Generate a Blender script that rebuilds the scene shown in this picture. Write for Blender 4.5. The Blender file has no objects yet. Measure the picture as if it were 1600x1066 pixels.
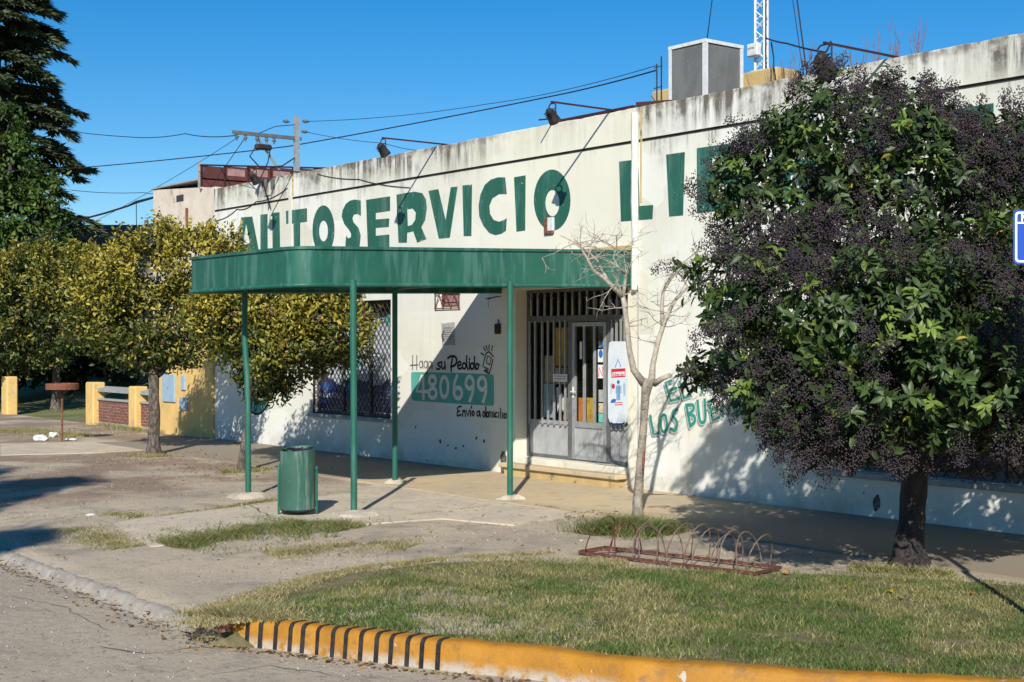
import bpy, bmesh, math, random
import numpy as np
from mathutils import Vector, Matrix, noise as mnoise
from mathutils.geometry import tessellate_polygon

random.seed(7)
R = np.random.default_rng(11)
SC = bpy.context.scene
COL = SC.collection

# ------------------------------------------------------------------ camera
# facade of the shop is the plane y = 0, street side is y < 0, z = 0 is the footpath
F = 2200.0                       # focal length in photo pixels (1600 wide)
HOR = 536.0
AX = math.atan(1708.0 / F)
CA, SA = math.cos(AX), math.sin(AX)
AV = np.array([-CA, SA]); RV = np.array([SA, CA])
D = 13.07; HC = 2.0
cd = bpy.data.cameras.new('camera'); cam = bpy.data.objects.new('camera', cd); COL.objects.link(cam)
cam.location = (0, -D, HC)
cam.rotation_euler = (math.radians(90), 0, math.atan2(CA, SA))
cd.sensor_width = 36.0; cd.lens = 36.0 * F / 1600.0
cd.shift_y = 3.0 / 1600.0
cd.clip_end = 3000; cd.clip_start = 0.05
SC.camera = cam

# ------------------------------------------------------------------ sky, sun, exposure
SUN_EL = math.radians(31.3)
SUN_H = np.array([0.732, -0.681])
w = bpy.data.worlds.new('World'); SC.world = w; w.use_nodes = True
nt = w.node_tree; nt.nodes.clear()
wo = nt.nodes.new('ShaderNodeOutputWorld'); wb = nt.nodes.new('ShaderNodeBackground'); sk = nt.nodes.new('ShaderNodeTexSky')
sk.sky_type = 'NISHITA'; sk.sun_disc = False
sk.sun_elevation = SUN_EL
sk.sun_rotation = math.atan2(SUN_H[0], SUN_H[1])
sk.air_density = 1.0; sk.dust_density = 0.0; sk.ozone_density = 5.0; sk.altitude = 200
wb.inputs['Strength'].default_value = 0.092
hs_ = nt.nodes.new('ShaderNodeHueSaturation'); hs_.inputs['Saturation'].default_value = 1.36   # clear winter air, evenly over the whole sky
nt.links.new(sk.outputs[0], hs_.inputs['Color']); nt.links.new(hs_.outputs[0], wb.inputs[0]); nt.links.new(wb.outputs[0], wo.inputs[0])
sl = bpy.data.lights.new('sun', 'SUN'); sl.energy = 5.0; sl.angle = math.radians(0.5); sl.color = (1.0, 0.945, 0.86)
so = bpy.data.objects.new('sun', sl); COL.objects.link(so)
sd = Vector((SUN_H[0] * math.cos(SUN_EL), SUN_H[1] * math.cos(SUN_EL), math.sin(SUN_EL)))
so.rotation_euler = sd.to_track_quat('Z', 'Y').to_euler()
so.location = (10, -20, 20)
SC.view_settings.view_transform = 'Standard'; SC.view_settings.look = 'None'
SC.cycles.diffuse_bounces = 2
SC.view_settings.exposure = 0.24; SC.view_settings.gamma = 1.0

# ------------------------------------------------------------------ measuring helpers
def at(px, py, y=0.0):
    """point of the vertical plane at y that the photograph shows at (px, py)"""
    u = (px - 800) / F; Y = y + D
    s = Y / (AV[1] + u * RV[1])
    return (s * (AV[0] + u * RV[0]), y, HC + (HOR - py) / F * s)
def gp(px, py, z=0.0):
    """point of the ground at height z seen at (px, py)"""
    s = (HC - z) * F / (py - HOR); u = (px - 800) / F
    return (s * (AV[0] + u * RV[0]), s * (AV[1] + u * RV[1]) - D, z)
def dp(px, py, s):
    """point at distance s along the view axis"""
    u = (px - 800) / F
    return (s * (AV[0] + u * RV[0]), s * (AV[1] + u * RV[1]) - D, HC + (HOR - py) / F * s)

def sstep(a, b, x):
    t = np.clip((np.asarray(x, float) - a) / (b - a), 0, 1); return t * t * (3 - 2 * t)
_perm = np.random.default_rng(3).random((256, 256))
def vnoise(x, y, sc=1.0):
    x = np.asarray(x, float) * sc + 100.3; y = np.asarray(y, float) * sc + 57.7
    xi = np.floor(x).astype(int); yi = np.floor(y).astype(int); fx = x - xi; fy = y - yi
    fx = fx * fx * (3 - 2 * fx); fy = fy * fy * (3 - 2 * fy)
    g = lambda a, b: _perm[a % 256, b % 256]
    return (g(xi, yi) * (1 - fx) + g(xi + 1, yi) * fx) * (1 - fy) + (g(xi, yi + 1) * (1 - fx) + g(xi + 1, yi + 1) * fx) * fy
def fnoise(x, y, sc=1.0):
    return (vnoise(x, y, sc) + .5 * vnoise(x, y, sc * 2.1) + .25 * vnoise(x, y, sc * 4.3)) / 1.75

# ------------------------------------------------------------------ objects
def tag(o, label=None, cat=None, group=None, kind=None):
    if label: o['label'] = label
    if cat: o['category'] = cat
    if group: o['group'] = group
    if kind: o['kind'] = kind
    return o
def link(o, parent=None):
    COL.objects.link(o)
    if parent is not None:
        o.parent = parent
        o.matrix_parent_inverse = parent.matrix_basis.inverted()
    return o
def empty(name, loc, label, cat, group=None):
    o = bpy.data.objects.new(name, None); o.location = loc; o.empty_display_size = .2
    COL.objects.link(o); return tag(o, label, cat, group)
class MB:
    def __init__(s): s.v = []; s.f = []
    def add(s, vs, fs):
        b = len(s.v); s.v += [tuple(map(float, p)) for p in vs]; s.f += [tuple(b + i for i in f) for f in fs]; return s
    def box(s, x0, x1, y0, y1, z0, z1):
        return s.add([(x0,y0,z0),(x1,y0,z0),(x1,y1,z0),(x0,y1,z0),(x0,y0,z1),(x1,y0,z1),(x1,y1,z1),(x0,y1,z1)],
                     [(0,3,2,1),(4,5,6,7),(0,1,5,4),(1,2,6,5),(2,3,7,6),(3,0,4,7)])
    def bbox(s, x0, x1, y0, y1, z0, z1, b=.01):
        """box with chamfered long edges"""
        bm = bmesh.new(); bmesh.ops.create_cube(bm, size=1)
        for v in bm.verts: v.co = Vector(((x0+x1)/2+v.co.x*(x1-x0), (y0+y1)/2+v.co.y*(y1-y0), (z0+z1)/2+v.co.z*(z1-z0)))
        bmesh.ops.bevel(bm, geom=bm.edges[:], offset=b, segments=1, affect='EDGES')
        bm.verts.index_update()
        s.add([v.co[:] for v in bm.verts], [[v.index for v in f.verts] for f in bm.faces]); bm.free(); return s
    def obox(s, c, ax, ay, az):
        """oriented box, half axes ax ay az"""
        c, ax, ay, az = map(Vector, (c, ax, ay, az))
        vs = [c + i*ax + j*ay + k*az for k in (-1,1) for (i,j) in ((-1,-1),(1,-1),(1,1),(-1,1))]
        return s.add(vs, [(0,3,2,1),(4,5,6,7),(0,1,5,4),(1,2,6,5),(2,3,7,6),(3,0,4,7)])
    def tube(s, pts, r, n=8, cap=True):
        pts = [Vector(p) for p in pts]; m = len(pts)
        rs = list(r) if hasattr(r, '__len__') else [r] * m
        vs = []; pn = None
        for i, p in enumerate(pts):
            t = (pts[min(i+1, m-1)] - pts[max(i-1, 0)])
            if t.length < 1e-9: t = Vector((0,0,1))
            t.normalize()
            if pn is None:
                a = Vector((0,0,1)) if abs(t.z) < .9 else Vector((1,0,0))
                nn = t.cross(a).normalized()
            else:
                nn = (pn - t * pn.dot(t))
                nn = nn.normalized() if nn.length > 1e-6 else t.orthogonal().normalized()
            pn = nn; bn = t.cross(nn)
            for k in range(n):
                a = 2*math.pi*k/n
                vs.append(p + rs[i]*(math.cos(a)*nn + math.sin(a)*bn))
        fs = [(i*n+k, i*n+(k+1)%n, (i+1)*n+(k+1)%n, (i+1)*n+k) for i in range(m-1) for k in range(n)]
        if cap: fs += [tuple(range(n-1,-1,-1)), tuple((m-1)*n+k for k in range(n))]
        return s.add(vs, fs)
    def lathe(s, c, prof, n=20):
        vs = []; c = Vector(c)
        for (r, z) in prof:
            for k in range(n):
                a = 2*math.pi*k/n; vs.append(c + Vector((r*math.cos(a), r*math.sin(a), z)))
        m = len(prof)
        fs = [(i*n+k, i*n+(k+1)%n, (i+1)*n+(k+1)%n, (i+1)*n+k) for i in range(m-1) for k in range(n)]
        return s.add(vs, fs)
    def poly(s, outer, holes=(), fn=None):
        """flat polygon with holes in 2d, fn maps 2d to 3d"""
        loops = [[Vector((p[0], p[1], 0)) for p in l] for l in [outer] + list(holes)]
        tr = tessellate_polygon(loops)
        flat = [p for l in loops for p in l]
        return s.add([fn(p.x, p.y) for p in flat], tr)
    def slab(s, outer, z0, z1, holes=()):
        """horizontal polygon with thickness"""
        loops = [list(outer)] + [list(h) for h in holes]
        flat = [p for l in loops for p in l]; n = len(flat)
        tr = tessellate_polygon([[Vector((p[0], p[1], 0)) for p in l] for l in loops])
        z0f = z0 if callable(z0) else (lambda x, y: z0); z1f = z1 if callable(z1) else (lambda x, y: z1)
        vs = [(p[0], p[1], z0f(*p[:2])) for p in flat] + [(p[0], p[1], z1f(*p[:2])) for p in flat]
        fs = [tuple(t) for t in tr] + [tuple(i + n for i in t) for t in tr]
        b = 0
        for l in loops:
            k = len(l)
            fs += [(b+i, b+(i+1) % k, n+b+(i+1) % k, n+b+i) for i in range(k)]
            b += k
        return s.add(vs, fs)
    def build(s, name, mat, parent=None, smooth=False, fix=True):
        me = bpy.data.meshes.new(name); me.from_pydata(s.v, [], s.f); me.validate()
        if fix:
            bm = bmesh.new(); bm.from_mesh(me); bmesh.ops.recalc_face_normals(bm, faces=bm.faces[:]); bm.to_mesh(me); bm.free()
        if smooth:
            me.polygons.foreach_set('use_smooth', [True]*len(me.polygons))
            if smooth != 'all':
                try: me.set_sharp_from_angle(angle=math.radians(40))
                except Exception: pass
        me.materials.append(mat)
        o = bpy.data.objects.new(name, me); link(o, parent); return o
def np_mesh(name, V, Fc, mat, parent=None, col=None, smooth=False):
    """V (n,3), Fc (m,k) arrays, col per vertex (n,3)"""
    me = bpy.data.meshes.new(name); n = len(V); m, k = Fc.shape
    me.vertices.add(n); me.vertices.foreach_set('co', np.ascontiguousarray(V, np.float32).ravel())
    me.loops.add(m*k); me.loops.foreach_set('vertex_index', np.ascontiguousarray(Fc, np.int32).ravel())
    me.polygons.add(m); me.polygons.foreach_set('loop_start', np.arange(0, m*k, k, dtype=np.int32))
    me.polygons.foreach_set('loop_total', np.full(m, k, np.int32))
    if smooth: me.polygons.foreach_set('use_smooth', np.ones(m, bool))
    me.update(calc_edges=True)
    if col is not None:
        a = me.color_attributes.new('col', 'FLOAT_COLOR', 'POINT')
        c4 = np.ones((n, 4), np.float32); c4[:, :3] = col; a.data.foreach_set('color', c4.ravel())
    me.materials.append(mat)
    o = bpy.data.objects.new(name, me); link(o, parent); return o
def nrm(a): return a / np.maximum(np.linalg.norm(a, axis=-1, keepdims=True), 1e-9)

# ------------------------------------------------------------------ materials
class NT:
    def __init__(s, name, rough=.8, spec=.3, metal=0.0):
        s.m = bpy.data.materials.new(name); s.m.use_nodes = True; s.t = s.m.node_tree
        s.b = s.t.nodes['Principled BSDF']; s.b.inputs['Roughness'].default_value = rough
        s.b.inputs['Specular IOR Level'].default_value = spec; s.b.inputs['Metallic'].default_value = metal
    def n(s, t, **kw):
        x = s.t.nodes.new(t)
        for k, v in kw.items(): setattr(x, k, v)
        return x
    def l(s, a, b): s.t.links.new(a, b)
    def pos(s):
        if not hasattr(s, '_p'): s._p = s.n('ShaderNodeNewGeometry').outputs['Position']
        return s._p
    def xyz(s):
        if not hasattr(s, '_x'):
            q = s.n('ShaderNodeSeparateXYZ'); s.l(s.pos(), q.inputs[0]); s._x = q.outputs
        return s._x
    def noise(s, scale, detail=6, rough=.6, stretch=None, off=0):
        q = s.n('ShaderNodeTexNoise'); q.inputs['Scale'].default_value = scale; q.inputs['Detail'].default_value = detail
        q.inputs['Roughness'].default_value = rough
        mp = s.n('ShaderNodeMapping'); mp.inputs['Location'].default_value = (off, off*.7, off*.3)
        if stretch: mp.inputs['Scale'].default_value = stretch
        s.l(s.pos(), mp.inputs[0]); s.l(mp.outputs[0], q.inputs['Vector'])
        return q.outputs['Fac']
    def ramp(s, fac, a, b, lo=0.0, hi=1.0):
        q = s.n('ShaderNodeMapRange', interpolation_type='SMOOTHSTEP'); q.inputs[1].default_value = a; q.inputs[2].default_value = b
        q.inputs[3].default_value = lo; q.inputs[4].default_value = hi
        s.l(fac, q.inputs[0]); return q.outputs[0]
    def math(s, op, a, b=None):
        q = s.n('ShaderNodeMath', operation=op)
        for i, v in enumerate((a, b)):
            if v is None: continue
            if isinstance(v, (int, float)): q.inputs[i].default_value = v
            else: s.l(v, q.inputs[i])
        return q.outputs[0]
    def mix(s, fac, a, b, blend='MIX'):
        q = s.n('ShaderNodeMix', data_type='RGBA', blend_type=blend)
        for i, v in ((0, fac), (6, a), (7, b)):
            if isinstance(v, (int, float)): q.inputs[i].default_value = v
            elif isinstance(v, tuple): q.inputs[i].default_value = v + (1,) if len(v) == 3 else v
            else: s.l(v, q.inputs[i])
        return q.outputs[2]
    def base(s, c):
        if isinstance(c, tuple): s.b.inputs['Base Color'].default_value = c + (1,)
        else: s.l(c, s.b.inputs['Base Color'])
        return s
    def bump(s, h, st=.3, dist=.02):
        q = s.n('ShaderNodeBump'); q.inputs['Strength'].default_value = st; q.inputs['Distance'].default_value = dist
        s.l(h, q.inputs['Height']); s.l(q.outputs[0], s.b.inputs['Normal']); return s
def surf(name, c1, c2, scale=3.0, rough=.8, bump=.2, bscale=None, spec=.3, metal=0.0, lo=.35, hi=.65, dist=.01, c3=None, s3=20, stretch=None):
    q = NT(name, rough, spec, metal)
    c = q.mix(q.ramp(q.noise(scale, stretch=stretch), lo, hi), c1, c2)
    if c3: c = q.mix(q.ramp(q.noise(s3, off=5), .58, .68), c, c3)
    q.base(c)
    if bump: q.bump(q.noise(bscale or scale*6, 4, off=3), bump, dist)
    return q.m

M = {}
def green_paint(name, c, worn=.5):
    q = NT(name, .52, .4)
    base = q.mix(q.ramp(q.noise(2.2), .3, .7), c, tuple(x*.78 for x in c))
    st = q.ramp(q.noise(9, 5, stretch=(1,1,.12), off=2), .50, .64, 0, worn*.8)
    base = q.mix(st, base, (c[0]*2.2+.07, c[1]*1.45+.06, c[2]*1.6+.07))
    ch = q.ramp(q.noise(22, 6, .75, off=8), .61, .66, 0, worn)
    base = q.mix(ch, base, (.16,.13,.10)); q.base(base)
    q.bump(q.noise(14, 3), .12, .004); return q.m
M['green'] = green_paint('canopy_green', (.016,.116,.080), .5)
M['green_post'] = green_paint('post_green', (.014,.128,.086), .45)
M['green_bin'] = green_paint('bin_green', (.036,.115,.082), 1.0)

def wall_mat(name, letters=None):
    q = NT(name, .85, .25)
    X, Y, Z = q.xyz()[0], q.xyz()[1], q.xyz()[2]
    c = q.mix(q.ramp(q.noise(.9, 4), .35, .65), (.735,.735,.655), (.665,.655,.555))
    vo = q.n('ShaderNodeTexVoronoi', distance='CHEBYCHEV'); vo.inputs['Scale'].default_value = .75; vo.inputs['Randomness'].default_value = .8
    mp_ = q.n('ShaderNodeMapping'); mp_.inputs['Scale'].default_value = (1, .01, 1.6); q.l(q.pos(), mp_.inputs[0]); q.l(mp_.outputs[0], vo.inputs['Vector'])
    sr_ = q.n('ShaderNodeSeparateColor'); q.l(vo.outputs['Color'], sr_.inputs[0])
    c = q.mix(q.ramp(sr_.outputs[0], .45, .55, 0, .5), c, (.78,.785,.745))     # overpainted patches
    c = q.mix(q.ramp(sr_.outputs[1], .70, .74, 0, .35), c, (.60,.575,.47))
    # newer creamy coat round the right half of the first word
    mid = q.math('MULTIPLY', q.ramp(X, -18.4, -16.6), q.ramp(X, -14.0, -14.12))
    c = q.mix(q.math('MULTIPLY', mid, .8), c, (.745,.715,.575))
    if letters:
        pale = q.ramp(q.noise(5, 6, .7, stretch=(1,1,.16), off=3), .46, .66, 0, .6)
        c = q.mix(pale, letters, (letters[0]*2.2+.03, letters[1]*1.35+.06, letters[2]*1.6+.07))
        pe = q.ramp(q.noise(14, 7, .75, off=14), .635, .665, 0, .85)
        c = q.mix(pe, c, (.62,.60,.50)); q.b.inputs['Roughness'].default_value = .6
    dirty = q.math('SUBTRACT', 1.0, q.math('MULTIPLY', mid, .82))
    streak = q.ramp(q.noise(7.5, 6, .7, stretch=(1,1,.10), off=1), .36, .60)
    blot = q.ramp(q.noise(1.1, 6, .7, off=9), .40, .60)
    top = q.ramp(Z, 4.50, 5.12)
    s1 = q.math('MULTIPLY', q.math('MULTIPLY', streak, q.math('POWER', top, 1.25)), q.math('MULTIPLY', dirty, q.math('ADD', q.math('MULTIPLY', blot, .75), .25)))
    c = q.mix(q.math('MINIMUM', q.math('MULTIPLY', s1, 1.15), .9), c, (.075,.066,.055))
    rim = q.math('MULTIPLY', q.ramp(Z, 5.06, 5.19), q.ramp(q.noise(5, 5, .7, off=4), .38, .6))
    c = q.mix(q.math('MULTIPLY', q.math('MULTIPLY', rim, dirty), .8), c, (.13,.105,.07))
    # rain streaks below the groove
    u = q.math('MULTIPLY', q.ramp(Z, 4.05, 4.72), q.ramp(Z, 4.735, 4.72))
    s2 = q.math('MULTIPLY', q.math('MULTIPLY', q.ramp(q.noise(6.3, 6, .7, stretch=(1,1,.07), off=6), .5, .75), u), q.math('MULTIPLY', dirty, blot))
    c = q.mix(q.math('MINIMUM', q.math('MULTIPLY', s2, 1.4), .85), c, (.17,.155,.15))
    # faint long drip marks everywhere
    s3 = q.ramp(q.noise(4.2, 4, .6, stretch=(1,1,.05), off=12), .55, .8, 0, .22)
    c = q.mix(s3, c, (.42,.38,.29))
    # scuffed and chipped towards the pavement
    low = q.ramp(Z, 1.0, .05)
    chips = q.math('MULTIPLY', q.ramp(q.noise(11, 6, .72, off=20), .63, .67), low)
    c = q.mix(q.math('MULTIPLY', chips, .85), c, (.13,.115,.10))
    damp = q.math('MULTIPLY', q.ramp(q.noise(2.5, 6, .7, off=30), .38, .62), q.ramp(Z, .42, .0))
    c = q.mix(q.math('MULTIPLY', damp, .55), c, (.36,.33,.27))
    q.base(c)
    h = q.math('ADD', q.noise(2.2, 3, off=40), q.math('MULTIPLY', q.noise(38, 3, off=41), .25))
    q.bump(h, .25, .02); return q.m
M['wall'] = wall_mat('cream_plaster')
M['letters'] = wall_mat('letter_green', (.022,.112,.076))
M['teal'] = surf('teal_paint', (.03,.30,.23), (.025,.24,.19), 6, .7, .05)
M['teal_panel'] = surf('teal_panel', (.10,.40,.33), (.08,.34,.28), 5, .7, .05)
M['black_paint'] = surf('black_paint', (.012,.012,.012), (.03,.03,.03), 20, .7, .0)
M['black_worn'] = surf('black_paint_faded', (.05,.05,.045), (.16,.15,.13), 25, .7, .0)
M['white_paint'] = surf('white_paint', (.74,.74,.66), (.62,.62,.54), 8, .7, .05)
M['grey_paint'] = surf('grey_paint', (.24,.25,.25), (.30,.31,.31), 8, .7, .05)
M['groove'] = surf('groove_dirt', (.05,.045,.04), (.09,.08,.065), 4, .9, .1)
M['alu'] = surf('grey_metal', (.42,.43,.43), (.33,.34,.35), 12, .42, .05, spec=.5, metal=.35)
M['dark_alu'] = surf('dark_grey_metal', (.10,.105,.11), (.14,.145,.15), 12, .5, .05, spec=.4)
M['white_alu'] = surf('white_metal', (.70,.71,.71), (.58,.59,.60), 15, .45, .05, spec=.4)
M['iron'] = surf('black_iron', (.018,.016,.016), (.04,.03,.028), 18, .6, .1, c3=(.09,.035,.02), s3=30)
M['red_iron'] = surf('red_oxide_iron', (.055,.016,.015), (.035,.013,.013), 14, .6, .15, c3=(.03,.02,.02), s3=25)
M['rust'] = surf('rust', (.22,.085,.045), (.13,.05,.03), 22, .85, .3, bscale=90, c3=(.32,.16,.09), s3=35, dist=.004)
M['rust_red'] = surf('red_rust', (.14,.046,.032), (.08,.034,.026), 25, .8, .3, bscale=90, c3=(.34,.20,.12), s3=40, dist=.004)
M['rail_grey'] = surf('bare_rail', (.12,.075,.05), (.20,.15,.115), 30, .55, .15, c3=(.10,.05,.03), s3=50)
M['rubber'] = surf('cable_rubber', (.014,.014,.016), (.022,.022,.024), 10, .6, 0)
M['concrete'] = surf('concrete', (.57,.485,.36), (.47,.40,.305), 2.0, .9, .5, bscale=45, c3=(.22,.19,.15), s3=12, dist=.008)
M['gutter'] = surf('grey_gutter', (.40,.36,.30), (.29,.26,.22), 7, .95, .9, bscale=40, c3=(.46,.42,.35), s3=18, dist=.02)
M['concrete_pale'] = surf('pale_concrete', (.50,.44,.34), (.37,.33,.265), 9, .9, .6, bscale=40, dist=.012)
M['bag'] = surf('black_bag', (.012,.013,.016), (.03,.032,.04), 20, .3, .2)
M['plastic_white'] = surf('white_plastic', (.78,.78,.76), (.6,.62,.66), 30, .4, .1)
M['plastic_blue'] = surf('blue_plastic', (.05,.16,.42), (.5,.58,.7), 30, .4, .1)
M['yellow_wall'] = surf('yellow_plaster', (.72,.49,.17), (.62,.42,.16), 2.5, .85, .25, c3=(.46,.36,.20), s3=5, dist=.015)
M['yellow_block'] = surf('ochre_plaster', (.56,.42,.19), (.46,.34,.15), 3, .85, .3, c3=(.20,.16,.10), s3=5, dist=.02, stretch=(1,1,.4))
M['pink_wall'] = surf('aged_house_plaster', (.66,.59,.48), (.58,.51,.42), 2.5, .85, .25, c3=(.40,.33,.27), s3=3.5, dist=.02)
M['blue_box'] = surf('pale_blue_enamel', (.33,.46,.56), (.28,.40,.50), 8, .5, .05)
M['brick'] = surf('old_brick', (.24,.095,.065), (.15,.065,.05), 14, .9, .4, c3=(.40,.30,.25), s3=25)
M['mortar'] = surf('mortar', (.50,.42,.36), (.40,.34,.29), 20, .95, .4)
M['stone_grey'] = surf('grey_coping', (.36,.36,.33), (.27,.27,.25), 10, .9, .3)
M['red_sheet'] = surf('red_brown_sheet', (.115,.036,.032), (.085,.03,.028), 3, .6, .1, c3=(.16,.07,.055), s3=7)
M['pink_sheet'] = surf('faded_sheet', (.36,.22,.20), (.28,.16,.14), 5, .7, .1)
M['roof_dark'] = surf('dark_roof', (.07,.07,.08), (.10,.10,.11), 4, .8, .2)
M['mesh_grey'] = surf('weathered_grey_panel', (.17,.175,.17), (.125,.13,.125), 3.5, .75, .35, bscale=70, c3=(.20,.20,.195), s3=22, dist=.006, stretch=(1,1,.35))
M['sign_blue'] = surf('sign_blue', (.015,.075,.42), (.013,.065,.38), 4, .35, 0, spec=.5)
M['sign_white'] = surf('sign_white', (.80,.82,.85), (.74,.76,.80), 5, .35, 0, spec=.5)
M['interior'] = surf('dark_interior', (.030,.030,.034), (.045,.045,.05), 2, .9, 0)
M['paper_grey'] = surf('printed_paper', (.40,.41,.39), (.30,.31,.30), 28, .85, .1, c3=(.12,.12,.12), s3=60)
M['paper_white'] = surf('white_paper', (.76,.77,.77), (.68,.69,.70), 5, .7, 0)
M['p_pale2'] = surf('pale_board_print', (.66,.72,.76), (.58,.66,.72), 5, .5, 0)
M['p_yellow'] = surf('yellow_print', (.72,.47,.05), (.62,.36,.04), 4, .6, 0, c3=(.25,.14,.04), s3=12)
M['p_orange'] = surf('orange_print', (.75,.25,.03), (.65,.20,.03), 6, .6, 0)
M['p_cream'] = surf('cream_print', (.58,.52,.36), (.42,.36,.24), 9, .6, 0, c3=(.15,.10,.08), s3=18)
M['p_pale'] = surf('pale_blue_print', (.42,.55,.63), (.30,.45,.56), 7, .6, 0, c3=(.05,.09,.16), s3=14)
M['p_red'] = surf('red_print', (.62,.02,.05), (.55,.02,.04), 6, .5, 0)
M['p_blue'] = surf('blue_print', (.02,.16,.55), (.02,.12,.46), 6, .5, 0)
M['p_navy'] = surf('navy_print', (.010,.028,.14), (.012,.034,.17), 3, .4, 0)
M['p_sky'] = surf('bright_blue_print', (.03,.20,.62), (.03,.15,.5), 6, .4, 0)
M['p_purple'] = surf('purple_print', (.20,.07,.24), (.35,.20,.38), 8, .5, 0)
M['p_teal'] = surf('teal_print', (.10,.46,.40), (.2,.55,.5), 6, .5, 0)
def glass():
    q = NT('window_glass'); q.t.nodes.remove(q.b)
    tr = q.n('ShaderNodeBsdfTransparent'); tr.inputs[0].default_value = (.82,.85,.86,1)
    gl = q.n('ShaderNodeBsdfGlossy'); gl.inputs[0].default_value = (.9,.93,.95,1); gl.inputs['Roughness'].default_value = .04
    lw = q.n('ShaderNodeLayerWeight'); lw.inputs[0].default_value = .5
    fr = q.n('ShaderNodeMath', operation='MULTIPLY_ADD'); pw = q.n('ShaderNodeMath', operation='POWER'); q.l(lw.outputs['Facing'], pw.inputs[0]); pw.inputs[1].default_value = 5.0
    q.l(pw.outputs[0], fr.inputs[0]); fr.inputs[1].default_value = .85; fr.inputs[2].default_value = .045
    mx = q.n('ShaderNodeMixShader'); q.l(fr.outputs[0], mx.inputs[0]); q.l(tr.outputs[0], mx.inputs[1]); q.l(gl.outputs[0], mx.inputs[2])
    q.l(mx.outputs[0], q.t.nodes['Material Output'].inputs[0]); return q.m
M['glass'] = glass()
def corrugated():
    q = NT('ribbed_metal', .45, .5, .3); q.base(q.mix(q.ramp(q.noise(6), .35, .65), (.52,.53,.53), (.43,.44,.45))); return q.m
M['ribbed'] = corrugated()
def leaf_mat(name, rough=.45, trans=.25, spec=.4):
    q = NT(name, rough, spec); a = q.n('ShaderNodeAttribute', attribute_name='col')
    q.base(a.outputs['Color'])
    t = q.n('ShaderNodeBsdfTranslucent'); q.l(a.outputs['Color'], t.inputs[0])
    mx = q.n('ShaderNodeMixShader'); mx.inputs[0].default_value = trans
    q.l(q.b.outputs[0], mx.inputs[1]); q.l(t.outputs[0], mx.inputs[2]); q.l(mx.outputs[0], q.t.nodes['Material Output'].inputs[0])
    return q.m
M['leaf'] = leaf_mat('leaf'); M['leaf_gloss'] = leaf_mat('glossy_leaf', .46, .16, .38)
M['needle'] = leaf_mat('needle', .7, .12, .2); M['grass'] = leaf_mat('grass_blade', .6, .3, .25)
def berry():
    q = NT('berry', .5, .35); a = q.n('ShaderNodeAttribute', attribute_name='col'); q.base(a.outputs['Color']); return q.m
M['berry'] = berry()
M['bark'] = surf('grey_bark', (.19,.16,.13), (.055,.046,.04), 20, .95, 1.0, bscale=28, dist=.03, c3=(.20,.17,.14), s3=10, stretch=(1,1,.4))
M['bark_pale'] = surf('pale_bark', (.37,.325,.265), (.20,.17,.14), 12, .9, 1.0, bscale=30, dist=.03, c3=(.085,.07,.055), s3=15, stretch=(1,1,.5))
M['bark_dark'] = surf('dark_bark', (.065,.055,.05), (.035,.03,.028), 14, .95, 1.0, bscale=25, dist=.03, stretch=(1,1,.4))
M['twig'] = surf('twig_bark', (.46,.41,.34), (.30,.26,.21), 30, .9, .3)
M['weed'] = surf('dry_stem', (.16,.075,.06), (.22,.13,.10), 14, .9, 0)

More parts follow.
